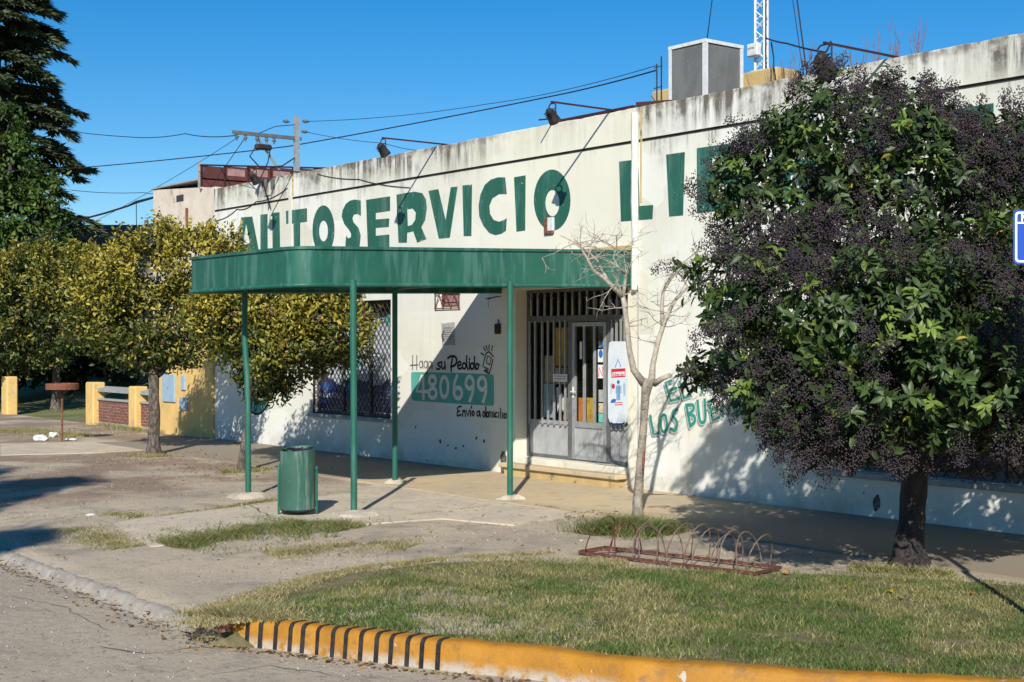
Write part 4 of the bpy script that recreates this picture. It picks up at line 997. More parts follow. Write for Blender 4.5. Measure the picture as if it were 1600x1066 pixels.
# grey panelled cooler box
bx, by, bw, bd_, zt_ = at(1102, 0, .83)[0], .83, .70, .74, 6.15
ac = empty('rooftop_cooler', (bx-bw/2, by+bd_/2, 4.62), 'tall grey panelled cooler box with pale corner trim on the roof beside the mast', 'rooftop unit')
MB().box(bx-bw+.02, bx-.02, by+.02, by+bd_-.02, 4.62, zt_-.02).build('core', M['mesh_grey'], ac)
MB().box(bx-bw+.04, bx-.05, by, by+.015, 4.7, zt_-.05).build('side_panel', M['mesh_grey'], ac); MB().box(bx-.018, bx-.003, by+.05, by+bd_-.05, 4.7, zt_-.05).build('side_panel', M['mesh_grey'], ac)
for (x, y) in ((bx-.02, by+.02), (bx-bw+.02, by+.02), (bx-.02, by+bd_-.02), (bx-bw+.02, by+bd_-.02)): MB().box(x-.028, x+.028, y-.028, y+.028, 4.62, zt_).build('corner_trim', M['white_alu'], ac)
m = MB(); zz = zt_+.003
m.box(bx-bw-.012, bx+.012, by-.012, by+bd_+.012, zz-.035, zz+.012); m.build('lid', M['white_alu'], ac)
# ochre upstand behind the cooler and the mast on it
a, b = at(1018, 0, 1.85)[0], at(1213, 0, 1.85)[0]
ups = MB().bbox(a, b, 1.85, 2.35, 4.5, 5.85, .02).build('roof_upstand', M['yellow_block']); tag(ups, 'ochre plastered block on the roof carrying the white lattice mast', 'roof block')
xm, ym, zm0 = at(1187, 0, 2.0)[0], 2.05, 5.85
mast = empty('lattice_mast', (xm, ym, zm0), 'white triangular lattice antenna mast rising out of the picture above the shop', 'antenna mast')
lg = [(xm-.085, ym-.05), (xm+.085, ym-.05), (xm+.01, ym+.1)]
for x, y in lg: MB().tube([(x, y, zm0-.02), (x, y, 13.5)], .02, 6).build('mast_leg', M['white_alu'], mast)
m = MB()
for k in range(55):
    z = zm0+.05+k*.14
    for i in range(3):
        p, q = lg[i], lg[(i+1) % 3]
        if k % 2: p, q = q, p
        m.tube([(p[0], p[1], z), (q[0], q[1], z+.14)], .010, 4, cap=False)
m.build('lattice_bracing', M['white_alu'], mast)
MB().box(xm-.13, xm+.13, ym-.1, ym+.15, zm0+.001, zm0+.03).build('base_plate', M['white_alu'], mast)
z = at(1182, 78, 1.95)[2]
bxo = MB().bbox(xm-.15, xm+.05, ym-.16, ym-.07, z-.09, z+.09, .012).build('radio_box', M['white_alu'], mast)
strokes([[(xm-.12, z+.02),(xm-.07, z+.025)], [(xm-.05, z+.03),(xm-.01, z+.02)]], .02, -(ym-.163), 'grey_paint', 'box_marking', bxo, lambda p: p)
MB().tube([(lg[1][0]+.03, lg[1][1], zm0), (lg[1][0]+.035, lg[1][1], 8.2), (lg[1][0]+.02, lg[1][1], 13.4)], .010, 6).build('feed_cable', M['rubber'], mast)
def cable(pts, r, label, name='overhead_cable', group='overhead cables', mat='rubber', sag=0.0, n=14, cat='cable'):
    P = []
    for a, b in zip(pts, pts[1:]):
        a, b = Vector(a), Vector(b)
        for k in range(n):
            t = k/n; p = a.lerp(b, t); p.z -= sag*4*t*(1-t); P.append(p)
    P.append(Vector(pts[-1]))
    return tag(MB().tube(P, r, 5).build(name, M[mat], smooth='all'), label, cat, group)
cable([(xm-.05, ym, 12.2), at(1105, 60, 3.2)], .008, 'steel guy wire slanting down left of the lattice mast', 'guy_wire', 'guy wires of the mast', 'iron')
e1 = at(1268, 74, .6); cable([(xm+.03, ym-.02, 10.6), (e1[0], e1[1], 4.9)], .010, 'steel guy wire slanting down right of the lattice mast, the thicker of two', 'guy_wire', 'guy wires of the mast', 'iron')
cable([(xm+.03, ym-.02, 9.9), (e1[0]-.05, e1[1], 4.9)], .006, 'thin second guy wire close beside the thick right guy wire of the mast', 'guy_wire', 'guy wires of the mast', 'iron')
cable([at(1198,60,1.9), at(1230,68,1.2), at(1290,82,-.2), (-9.92,-1.0,ZT+.06)], .012, 'black cable running from the mast to the large floodlight arm', 'feed_cable', None, 'rubber', .01, 6)
cable([at(1205,66,1.8), at(1209,90,1.6), at(1209,112,1.6)], .010, 'short black cable hanging beside the foot of the mast', 'feed_cable', None, 'rubber', 0, 4)
# small aerial with two rods left of the cooler
x_, y_ = at(1030,0,1.2)[0], 1.2
ae = empty('rod_aerial', (x_, y_, 5.0), 'small dark two-rod aerial on the roof left of the grey cooler box', 'aerial')
for dx_ in (-.05, .045): MB().tube([(x_+dx_, y_, 4.6), (x_+dx_, y_, 6.12+dx_)], .011, 6).build('rod', M['iron'], ae)
for z in (6.02, 5.72, 5.5): MB().tube([(x_-.11, y_, z), (x_+.06, y_, z+.01)], .007, 5).build('rung', M['iron'], ae)
MB().tube([(x_-.05, y_, 5.5), (x_-.17, y_, 5.62)], .006, 5).build('spur', M['iron'], ae)
# overhead cables
ppx = (px_, .27, 6.3)
cable([dp(-60,268,38), dp(130,262,34), dp(450,229,29), dp(860,151,25), (x_-.05, y_, 5.98)], .012, 'long thick overhead cable rising from the conifer past the pole to the roof aerial', sag=.02)
cable([(px_,.47,6.28), dp(760,163,26), (x_-.05, y_, 6.05)], .006, 'thin upper cable from the pole top to the roof aerial', sag=.06)
cable([(px_,.45,6.08), dp(600,224,27), at(665,236,2.5)], .006, 'thin cable dropping from the pole top behind the parapet on the right', sag=.03)
cable([dp(60,196,42), dp(200,214,36), dp(290,209,32), (px_,-1.0,arm_z-.05)], .010, 'sagging cable from the conifer to the outer end of the crossarm', sag=.05)
cable([dp(150,345,36), dp(250,290,33), (px_,-.95,arm_z-.07)], .006, 'slanting wire from the far left roof up to the crossarm', sag=.02)
cable([dp(330,292,30), (px_,-.82,arm_z-.07)], .008, 'steep wire from the red sheet wall up to the crossarm', sag=.0)
cable([dp(110,297,45), dp(225,301,44), dp(262,300,44)], .010, 'faint level wire in the far background left of the neighbour house', sag=.05)
P = [dp(-40,395,40), dp(60,372,37), dp(120,345,35), dp(165,333,33.5), dp(200,322,32.8), dp(213,316,32.5), dp(232,311,32.2), dp(262,302,31.6), dp(285,290,31.2), dp(297,284,31.0)]
tag(MB().tube(P, [.018,.02,.022,.024,.022,.034,.028,.024,.03,.02], 6).tube([P[5], (P[5][0], P[5][1], P[5][2]-.35), (P[5][0]+.05, P[5][1], P[5][2]-.9)], .01, 5).build('service_drop', M['rubber'], smooth='all'), 'thick kinked black service cable reaching the top of the neighbour house', 'cable', 'overhead cables')
cable([at(333,345,-.01), at(370,327,-.012), at(400,315,-.012), (jl-.1, -.012, 4.95)], .007, 'loose black wire looping over the left end of the facade', 'facade_wire', None, sag=.06, n=8)
cable([at(496,272,-.012), at(560,280,-.012), at(640,293,-.015)], .006, 'thin black wire drooping across the facade above the letter S', 'facade_wire', None, sag=.03, n=8)
# bare weed stems growing behind the parapet
sh = MB()
for k in range(95):
    px = random.choice([random.uniform(1165,1260), random.uniform(1225,1330), random.uniform(1330,1440)])
    y = random.uniform(.35, 1.3); b = at(px, 0, y); h = random.uniform(.35, .95)*(1.0 if px > 1220 else .6)
    a = (b[0], y, 4.6); t = Vector((b[0]+random.uniform(-.16,.18), y+random.uniform(-.1,.1), 5.05+h*.75)); mid = Vector(a).lerp(t, .55)+Vector((random.uniform(-.04,.04),0,0))
    sh.tube([a, mid, t], [.008,.006,.002], 4, cap=False)
    for q in range(3):
        p = mid.lerp(t, random.random()*.8); sh.tube([p, p+Vector((random.uniform(-.1,.1), random.uniform(-.05,.05), random.uniform(.08,.25)))], [.004,.0015], 3, cap=False)
bs = empty('roof_weeds', (-11.8, .8, 4.6), 'bare reddish weed stems growing on the roof behind the parapet right of the mast', 'dry plant')
sh.build('stems', M['weed'], bs)

# ================================================================== STREET FURNITURE
# litter bin hung in a bent frame
bb = gp(465, 806, .0); bxx, byy = bb[0], bb[1]
bn = empty('litter_bin', (bxx, byy, 0), 'worn green metal litter bin hanging in a bent frame beside the canopy posts', 'litter bin')
zb0, zt0_ = .085, .80; rb = .205
body = MB(); nn = 28
hs = [zb0, zb0+.02, .25, .45, .62, .74]
for h in hs: body.v += [(bxx+rb*math.cos(2*math.pi*k/nn)*(1+.012*math.sin(k*1.7+h*9)), byy+rb*math.sin(2*math.pi*k/nn), h) for k in range(nn)]
sunw = np.array([SUN_H[0], SUN_H[1]])
for ri, dr in ((rb, 0), (rb-.006, 0), (rb-.006, -.55)):
    for k in range(nn):
        a = 2*math.pi*k/nn; dip = .045*(1+math.cos(a-math.radians(-70)))*.5
        body.v.append((bxx+ri*math.cos(a), byy+ri*math.sin(a), (zt0_-dip)+dr))
rows = len(hs)+3
body.f = [(i*nn+k, i*nn+(k+1) % nn, (i+1)*nn+(k+1) % nn, (i+1)*nn+k) for i in range(rows-1) for k in range(nn)] + [tuple(range(nn-1,-1,-1))]
body.build('bin_body', M['green_bin'], bn, smooth=True, fix=False)
bg = MB(); 
for h, r_ in ((.50,.0),(.50,.10),(.56,.17),(.64,.185),(.735,.196),(.785,.199),(.79,.2035)):
    bg.v += [(bxx+r_*math.cos(2*math.pi*k/nn)*(1+.04*random.uniform(-1,1)), byy+r_*math.sin(2*math.pi*k/nn), h+.02*random.uniform(-1,1)-(.045*(1+math.cos(2*math.pi*k/nn-math.radians(-70)))*.5 if h > .7 else 0)) for k in range(nn)]
bg.f = [(i*nn+k, i*nn+(k+1) % nn, (i+1)*nn+(k+1) % nn, (i+1)*nn+k) for i in range(6) for k in range(nn)]
bg.build('bin_liner', M['bag'], bn)
rdir = Vector((RV[0], RV[1], 0)); c0 = Vector((bxx, byy, 0))
L_, R_ = c0 - rdir*(rb+.014), c0 + rdir*(rb+.016)
for sgn, p in ((-1, L_), (1, R_)):
    MB().tube([p+Vector((0,0,-.05)), p+Vector((0,0,.58))], .014, 8).build('frame_leg', M['green_post'], bn, smooth=True)
    MB().tube([p+Vector((0,0,.55)), p+Vector((0,0,.55))-rdir*sgn*.04], .012, 8).build('pivot', M['green_post'], bn)
MB().tube([L_+Vector((0,0,.10)), L_+rdir*.05+Vector((0,0,.055)), c0+Vector((0,0,.02)), R_-rdir*.05+Vector((0,0,.055)), R_+Vector((0,0,.10))], .012, 8).build('bottom_stirrup', M['rail_grey'], bn, smooth=True)

# bicycle rack
A_, B_ = Vector(gp(905,863,.03)), Vector(gp(1152,893,.03)); B_ = A_ + (B_-A_).normalized()*3.05*0+ (Vector(gp(1205,899,.03))-A_)*.93
ln = (B_-A_); Lr = ln.length; ln.normalize(); bk = Vector((-ln.y, ln.x, 0))
rk = empty('bicycle_rack', A_, 'rusty low bicycle rack of paired wheel hoops between the bare tree and the lawn', 'bicycle rack')
dep = .42
for d0, nm in ((0, 'front_rail'), (dep, 'rear_rail')):
    m = MB(); p, q = A_+bk*d0, A_+bk*d0+ln*Lr; m.obox((p+q)/2, (q-p)/2, bk*.012, (0,0,.012)); m.build(nm, M['rust_red'], rk)
for d0 in (0, Lr):
    m = MB(); p = A_+ln*d0; m.obox(p+bk*dep/2+Vector((0,0,.002)), bk*(dep/2), ln*.012, (0,0,.012)); m.build('end_rail', M['rust_red'], rk)
m = MB(); m.obox(A_+ln*.12+bk*.2+Vector((0,0,.012)), (bk+ln*.7).normalized()*.2, ln*.012, (0,0,.01)); m.build('corner_brace', M['rust_red'], rk)
for i in range(7):
    t0 = .10 + i*(Lr-.2)/6.2
    for j, off in enumerate((-.035, .045)):
        if i in (0,) and j == 1: continue
        tl = random.uniform(-.11,.09) + (.10 if i == 0 else 0); h = .32*random.uniform(.82,1.05)
        P = [A_ + ln*(t0+off+tl*math.sin(math.pi*k/12)) + bk*(dep/2-dep/2*math.cos(math.pi*k/12)) + Vector((0,0,.01+h*math.sin(math.pi*k/12)**.8)) for k in range(13)]
        MB().tube(P, .0065, 6).build('hoop', M['rust_red' if i < 2 else 'rail_grey'], rk, smooth=True)

# rusty tray stand on the far left
tb = gp(97, 690, 0)
ts = empty('tray_stand', tb, 'rusty round tray on a thin iron post standing near the far boundary wall', 'tray stand')
MB().tube([(tb[0],tb[1],-.05),(tb[0],tb[1],1.02)], .022, 8).build('post', M['rust'], ts, smooth=True)
MB().lathe(tb, [(.02,.92),(.05,.96),(.14,1.05),(0,1.05)], 14).build('cone_bracket', M['iron'], ts, smooth=True)
MB().lathe(tb, [(.0,1.05),(.30,1.05),(.325,1.06),(.33,1.175),(.318,1.18),(.31,1.08),(0,1.075)], 28).build('tray', M['rust'], ts, smooth=True)

# blue street sign at the right edge
ps = dp(1612, 0, 9.6); sgx, sgy = ps[0], ps[1]
sn = empty('street_sign', (sgx, sgy, 0), 'blue street sign plate with white border at the right edge of the picture', 'street sign')
MB().tube([(sgx+.17*RV[0], sgy+.17*RV[1], -.1), (sgx+.17*RV[0], sgy+.17*RV[1], 3.05)], .03, 10).build('post', M['alu'], sn, smooth=True)
c = Vector((sgx, sgy, 0)) + Vector((RV[0],RV[1],0))*.145 - Vector((AV[0],AV[1],0))*.04
zs0, zs1 = dp(0,413,9.56)[2], dp(0,328,9.56)[2]; hw = .285; fw = Vector((-AV[0],-AV[1],0)); rv3 = Vector((RV[0],RV[1],0))
cs = c + Vector((0,0,(zs0+zs1)/2)); hh = (zs1-zs0)/2
def rrect(w_, h_, r_, n_=5):
    o = []
    for cxq, czq, a0 in ((w_-r_, h_-r_, 0), (-w_+r_, h_-r_, 90), (-w_+r_, -h_+r_, 180), (w_-r_, -h_+r_, 270)):
        o += [(cxq+r_*math.cos(math.radians(a0+90*k/n_)), czq+r_*math.sin(math.radians(a0+90*k/n_))) for k in range(n_+1)]
    return o
sgf = lambda lv: (lambda x, z: tuple(cs + rv3*x + Vector((0,0,z)) + fw*lv))
m = MB(); o = rrect(hw, hh, .03); k = len(o)
m.poly(o, (), sgf(.0)); m.poly(o, (), sgf(-.003)); m.add([sgf(0)(*p) for p in o]+[sgf(-.003)(*p) for p in o], [(i,(i+1)%k,k+(i+1)%k,k+i) for i in range(k)])
plate = m.build('plate', M['sign_blue'], sn)
MB().poly(rrect(hw-.012, hh-.012, .026), [rrect(hw-.026, hh-.026, .018)], sgf(.003)).build('white_border', M['sign_white'], plate)
MB().poly([(-hw+.026,hh-.095),(hw-.026,hh-.095),(hw-.026,hh-.083),(-hw+.026,hh-.083)], (), sgf(.004)).build('white_rule', M['sign_white'], plate)
def sgstroke(l, wd):
    m = MB()
    for i, (p, q) in enumerate(l):
        p, q = Vector((p[0],p[1],0)), Vector((q[0],q[1],0)); t = (q-p).normalized()*wd/2; nn_ = Vector((-t.y,t.x,0))
        m.add([sgf(.005+.0004*i)(v.x, v.y) for v in (p-t+nn_, q+t+nn_, q+t-nn_, p-t-nn_)], [(0,1,2,3)])
    return m
xN = -hw+.058; zN = hh-.075
sgstroke([((xN,zN),(xN,zN+.042)), ((xN,zN+.042),(xN+.03,zN)), ((xN+.03,zN),(xN+.03,zN+.042))], .011).build('letter', M['sign_white'], plate)

# ================================================================== NEIGHBOUR
nx0, nx1, nxc = -30.15, -26.98, -27.6
nb = empty('neighbour_house', (-29, 4, 0), 'narrow pale plastered house with small vent hole adjoining the left end of the shop', 'house')
m = MB(); pts = [(nx0,0),(nx1,0),(nx1,5.24),(nxc,5.30),(nx0,5.46)]
m.poly(pts, (), lambda x, z: (x, .06, z)); m.poly(pts, (), lambda x, z: (x, 9.0, z))
m.add([(x,.06,z) for x,z in pts]+[(x,9.0,z) for x,z in pts], [(i,(i+1)%5,5+(i+1)%5,5+i) for i in range(5)]); m.build('wall', M['pink_wall'], nb)
MB().box(nx0-.05, nxc, .03, 9.05, 5.47, 5.50).build('roof_edge', M['stone_grey'], nb)
MB().box(nxc-.02, nxc+.6, .045, .35, 4.0, 5.26).build('corner_pier', M['pink_wall'], nb)
a, b = at(276,306,.06), at(287,314,.06)
MB().box(a[0], b[0], .052, .058, b[2], a[2]).build('vent_hole', M['interior'], nb)
a = at(290, 325, 0); MB().tube([(a[0],.02,a[2]),(a[0],.02,a[2]-.4),(a[0]+.01,.02,3.6)], [.03,.022,.03], 6).build('iron_pipe', M['rust'], nb)
# red sheet wall on the party wall
rs = empty('sheet_wall', (nxc, 1.6, 5.3), 'red brown sheet metal wall on the party wall behind the left end of the parapet', 'sheet wall')
for k in range(6):
    y0 = .02+k*.55; zt2 = 5.76+.03*k
    MB().box(nxc-.02, nxc, y0, y0+.535, 5.30, zt2).build('sheet', M['red_sheet'], rs)
    if k in (1, 2, 3, 4): MB().box(nxc+.002, nxc+.006, y0+.06, y0+.47, zt2-.20, zt2-.05).build('faded_patch', M['pink_sheet'], rs)
    MB().box(nxc-.03, nxc+.02, y0-.014, y0+.012, 5.30, zt2+.01).build('sheet_batten', M['red_iron'], rs)
MB().box(nxc-.035, nxc+.03, .0, 3.4, 5.27, 5.30).build('base_rail', M['pink_wall'], rs)
m = MB(); m.obox((nxc, 1.68, 5.86), (.02,0,0), (0,1.68,.09), (0,0,.016)); m.build('top_rail', M['red_iron'], rs)
MB().box(nxc-.05, nxc-.01, -.03, .02, 5.28, 5.85).build('end_post', M['stone_grey'], rs)
# yellow front wall with meter boxes
yw = empty('meter_wall', (-28.5, 0, 0), 'yellow plastered wall with pale blue meter boxes next to the shop', 'wall')
xa, xb = at(246,0)[0], at(336,0)[0]
MB().bbox(xa, xb, -.06, .055, -.1, 2.75, .012).build('wall_body', M['yellow_wall'], yw)
def mbox(p0, q0, p1, q1, handle=True):
    a, b = at(p0, q0, -.1), at(p1, q1, -.1); o = MB().bbox(a[0], b[0], -.10, -.055, b[2], a[2], .008).build('meter_box', M['blue_box'], yw)
    if handle: MB().box((a[0]+b[0])/2-.02, (a[0]+b[0])/2+.02, -.106, -.1005, (a[2]+b[2])/2-.012, (a[2]+b[2])/2+.012).build('latch', M['dark_alu'], o)
mbox(253,585,272,629); mbox(282,587,288,610,False); mbox(280,621,291,641)
# boundary wall with yellow piers and brick panels
bw_ = empty('boundary_wall', (-34, 0, 0), 'low boundary wall of yellow piers with brick panels between them', 'wall')
piers = [(at(134,0)[0], at(160,0)[0]-.25), (at(201,0)[0], at(222,0)[0]-.2)]
def pier(x0, x1, y0, y1, h, parent): return MB().bbox(x0, x1, y0, y1, -.1, h, .03).build('pier', M['yellow_wall'], parent)
P1 = (-33.8, -33.3); P2 = (-31.15, -30.75)
pier(P1[0], P1[1], -.12, .2, 1.04, bw_); pier(P2[0], P2[1], -.12, .2, 1.0, bw_)
bm0 = MB().bbox(0, .225, 0, .10, 0, .062, .006); bmesh_o = None; hb = .072
def brick_panel(x0, x1, rows, y):
    global bmesh_o
    MB().box(x0, x1, y+.012, y+.13, -.05, rows*hb+.10).build('mortar_bed', M['mortar'], bw_)
    for r_ in range(rows):
        x = x0 + (.0 if r_ % 2 == 0 else -.115)
        while x < x1 - .02:
            xs_, xe = max(x, x0), min(x+.222, x1)
            if xe - xs_ > .05:
                if bmesh_o is None:
                    bmesh_o = bm0.build('brick', M['brick'], bw_); o = bmesh_o
                else: o = bmesh_o.copy(); link(o, bw_)
                o.location = (xs_ + .004, y + random.uniform(-.004,.004), .09 + r_*hb); o.scale = ((xe-xs_-.012)/.225, 1, 1)
            x += .235
    MB().bbox(x0, x1, y-.04, y+.17, rows*hb+.102, rows*hb+.15, .01).build('coping', M['stone_grey'], bw_)
brick_panel(P1[1], P2[0], 7, .02); brick_panel(P2[1], xa, 7, .02)
for x0_, x1_ in ((P1[1], P2[0]), (P2[1], xa)):
    m = MB(); m.obox(((x0_+x1_)/2, .10, .88), ((x1_-x0_)/2,0,0), (0,.11,.03), (0,0,.035)); m.build('top_slab', M['stone_grey'], bw_)
gpz = empty('gate_pier', (-39.9, 0, 0), 'single yellow plastered gate pier at the left edge of the picture', 'pier')
MB().bbox(-40.15, -39.65, -.12, .2, -.1, 1.06, .04).build('pier_body', M['yellow_wall'], gpz)
# low dark-roofed house behind the trees
M['dim_wall'] = surf('dim_house_plaster', (.20,.18,.15), (.14,.125,.105), 1.5, .9, .2)
fh = empty('low_house', (-47, 22, 0), 'low house with a dark roof half hidden behind the yellow leaved trees', 'house')
q0, q1 = dp(95, 356, 52), dp(300, 352, 52)
ctr = (Vector(q0)+Vector(q1))/2; hx = (Vector(q1)-Vector(q0))/2; hx.z = 0; hy = Vector((AV[0],AV[1],0))*3
m = MB(); m.obox((ctr.x+hy.x, ctr.y+hy.y, 2.6), hx*.95, hy*.95, (0,0,2.9)); m.build('wall', M['dim_wall'], fh)
m = MB(); m.obox((ctr.x+hy.x, ctr.y+hy.y, 5.95), hx*1.02, hy*1.05, (0,0,.40)); m.build('roof', M['roof_dark'], fh)

# ================================================================== TREES
LEAF_V = np.array([(0,0,0),(.32,.20,.06),(.32,0,0),(.32,-.20,.06),(.70,.165,.03),(.70,0,-.05),(.70,-.165,.03),(1,0,-.16)], float)
LEAF_F = np.array([(0,2,1),(0,3,2),(1,2,5),(1,5,4),(2,3,6),(2,6,5),(4,5,7),(5,6,7)])
SML_V = np.array([(0,0,0),(.28,.21,.06),(.68,.19,.05),(1,0,-.08),(.68,-.19,.05),(.28,-.21,.06)], float); SML_F = np.array([(0,3,2,1),(0,5,4,3)])
def frames(Dr, Nn):
    X = nrm(Dr); Z = nrm(Nn - X*np.sum(X*Nn, 1, keepdims=True)); Y = np.cross(Z, X); return X, Y, Z
def leaf_cloud(name, P, Dr, Nn, S, C, mat, parent, tv=SML_V, tf=SML_F, smooth=False):
    X, Y, Z = frames(Dr, Nn); n = len(P); k = len(tv)
    V = P[:, None, :] + S[:, None, None]*(tv[None, :, 0:1]*X[:, None, :] + tv[None, :, 1:2]*Y[:, None, :] + tv[None, :, 2:3]*Z[:, None, :])
    Fc = (np.arange(n)[:, None, None]*k + tf[None]).reshape(-1, tf.shape[1])
    return np_mesh(name, V.reshape(-1, 3), Fc, mat, parent, np.repeat(C, k, 0), smooth)
def shell_points(lobes, n, lo=.62, seed=1, hole=.0, deep=.72):
    """points spread through the outer shell of a union of ellipsoids, with outward normals"""
    r = np.random.default_rng(seed); out = []; nor = []
    C = np.array([l[0] for l in lobes]); Rr = np.array([l[1] for l in lobes]); wgt = (Rr[:,0]*Rr[:,1]*Rr[:,2])**.67; wgt /= wgt.sum()
    got = 0
    while got < n:
        m = n*2; i = r.choice(len(lobes), m, p=wgt); d = nrm(r.normal(size=(m, 3)))
        f = lo + (1.04-lo)*r.random(m)**.7
        wob = 1 + .16*(np.sin(d[:,0]*7+i)*np.cos(d[:,1]*6+i*2)+np.sin(d[:,2]*8+i*3)*.6)
        p = C[i] + d*Rr[i]*(f*wob)[:, None]
        q = np.linalg.norm((p[:, None]-C[None])/Rr[None], axis=2); q[np.arange(m), i] = 9
        ok = q.min(1) > deep*(.8+.3*r.random(m))
        if hole:
            hv = np.array([mnoise.noise(Vector(v)*1.9) for v in p]); ok &= hv > -hole
        out.append(p[ok]); nor.append(nrm(d[ok]/Rr[i][ok])); got += ok.sum()
    return np.concatenate(out)[:n], np.concatenate(nor)[:n]
def lobes_px(L, s): return [(np.array(dp(x, y, s+d)), rx*(s+d)/F, ry*(s+d)/F, dr) for x, y, rx, ry, d, dr in L]
RV3 = np.array([RV[0], RV[1], 0]); AV3 = np.array([AV[0], AV[1], 0])
def lobes_world(L, s):
    """ellipsoid lobes given by how large they look, turned into round clumps at their own distance"""
    return [(c, np.array([max(.001, (rx+dr)/2), max(.001, (rx+dr)/2), rz])) for c, rx, rz, dr in lobes_px(L, s)]
def wood(name, chains, mat, parent, n=8):
    m = MB()
    for pts, rs in chains:
        if name == 'trunk':                      # finer rings, knobbly surface
            P, Q = [], []
            for i in range(len(pts)-1):
                L_ = (Vector(pts[i+1])-Vector(pts[i])).length; k = max(2, int(L_/.05)) if L_ < 4 else 8
                for j in range(k): t = j/k; P.append(Vector(pts[i]).lerp(Vector(pts[i+1]), t)); Q.append(rs[i]*(1-t)+rs[i+1]*t)
            P.append(Vector(pts[-1])); Q.append(rs[-1]); q0 = len(m.v); m.tube(P, Q, 20)
            for a in range(len(P)):
                for b in range(20):
                    v = Vector(m.v[q0+a*20+b]); d = v-P[a]
                    f = 1 + .16*mnoise.noise(Vector((v.x*9, v.y*9, v.z*4))) + .10*mnoise.noise(Vector((v.x*24, v.y*24, v.z*10)))
                    m.v[q0+a*20+b] = tuple(P[a]+d*f)
        else: m.tube(pts, rs, n)
    return m.build(name, mat, parent, smooth='all')
def wobble(a, b, k, amp, seed=0):
    r = random.Random(seed); a, b = Vector(a), Vector(b); out = []
    for i in range(k+1):
        t = i/k; e = math.sin(math.pi*t)
        out.append(a.lerp(b, t) + Vector((r.uniform(-1,1), r.uniform(-1,1), r.uniform(-.5,.5)))*amp*e)
    return out

# ---- big glossy privet heavy with dark berries
BS = 12.75; bt = gp(1420, 884, 0)
privet = empty('berry_tree', bt, 'large dark glossy tree hung with purple berry clusters, right of the door', 'tree')
PL = [(1330,225,135,105,.1,1.0),(1395,190,80,70,.1,.6),(1255,300,130,110,0,.9),(1195,290,62,66,0,.5),(1560,245,110,75,.1,.8),(1640,270,110,100,.1,.9),(1440,250,90,80,0,.7),(1480,250,100,75,.2,.7),(1600,255,90,70,.2,.7),(1300,215,80,55,.1,.6),(1225,240,60,55,.1,.5),(1420,350,160,140,.0,1.2),(1530,300,110,95,.1,.9),(1610,360,130,140,.0,1.0),
      (1170,455,88,85,-.3,.6),(1250,500,140,120,-1.0,.9),(1380,500,170,130,-1.4,1.0),(1530,480,150,130,-1.3,1.0),(1660,500,130,150,-.8,.9),(1330,560,120,100,.3,.8),(1500,560,130,100,.3,.8),(1760,420,130,190,-.3,1.0),(1770,600,110,110,-.7,.9),(1680,640,100,80,-.9,.8),(1148,292,36,52,.3,.3),(1110,585,52,30,0,.35),
      (1245,602,82,72,-1.3,.6),(1255,600,70,60,.3,.6),(1330,620,110,85,-1.5,.7),(1265,668,75,50,-1.2,.5),(1460,602,150,90,-1.6,.8),(1570,622,130,68,-1.5,.7),(1320,678,60,38,-1.1,.4),(1500,665,70,38,-1.5,.4),(1640,660,70,45,-1.3,.5),(1450,640,140,70,-.2,.9)]
PW = lobes_world(PL, BS)
tp, tn = shell_points(PW, 3500, .55, 5, .34)
# wood
tb0 = Vector(bt); fork = Vector(dp(1432, 720, 12.75)); mid = Vector(dp(1425, 800, 12.75))
ch = [([tb0+Vector((.0,0,-.12)), tb0+Vector((0,0,.04)), tb0+Vector((0,0,.18)), mid, fork, Vector(dp(1420,600,12.7))], [.22,.165,.128,.112,.108,.10])]
forks = [Vector(dp(1420,600,12.7))]
ends = [dp(1250,430,12.8), dp(1330,260,12.9), dp(1500,330,12.9), dp(1600,420,12.8), dp(1400,430,11.6), dp(1480,580,11.3), dp(1250,560,11.7), dp(1600,580,11.4), dp(1180,480,12.5), dp(1330,610,11.4), dp(1500,520,12.9), dp(1320,540,13.0)]
nodes = []
for i, e_ in enumerate(ends):
    pts = wobble(forks[0] if i % 3 else fork, e_, 5, .12, i); ch.append((pts, [.06,.05,.042,.034,.026,.016])); nodes += pts[2:]
wood('trunk', ch[:1], M['bark_dark'], privet, 12); wood('limbs', ch[1:], M['bark_dark'], privet)
NP = np.array([list(v) for v in nodes]); tw = MB()
for i in range(0, len(tp), 2):
    j = np.argmin(np.linalg.norm(NP - tp[i], axis=1))
    if np.linalg.norm(NP[j]-tp[i]) > .55: continue
    tw.tube([Vector(NP[j]), Vector(NP[j]).lerp(Vector(tp[i]), .6)+Vector((0,0,.04)), Vector(tp[i])], [.010,.007,.004], 4, cap=False)
tw.build('twigs', M['bark_dark'], privet)
r = np.random.default_rng(21)
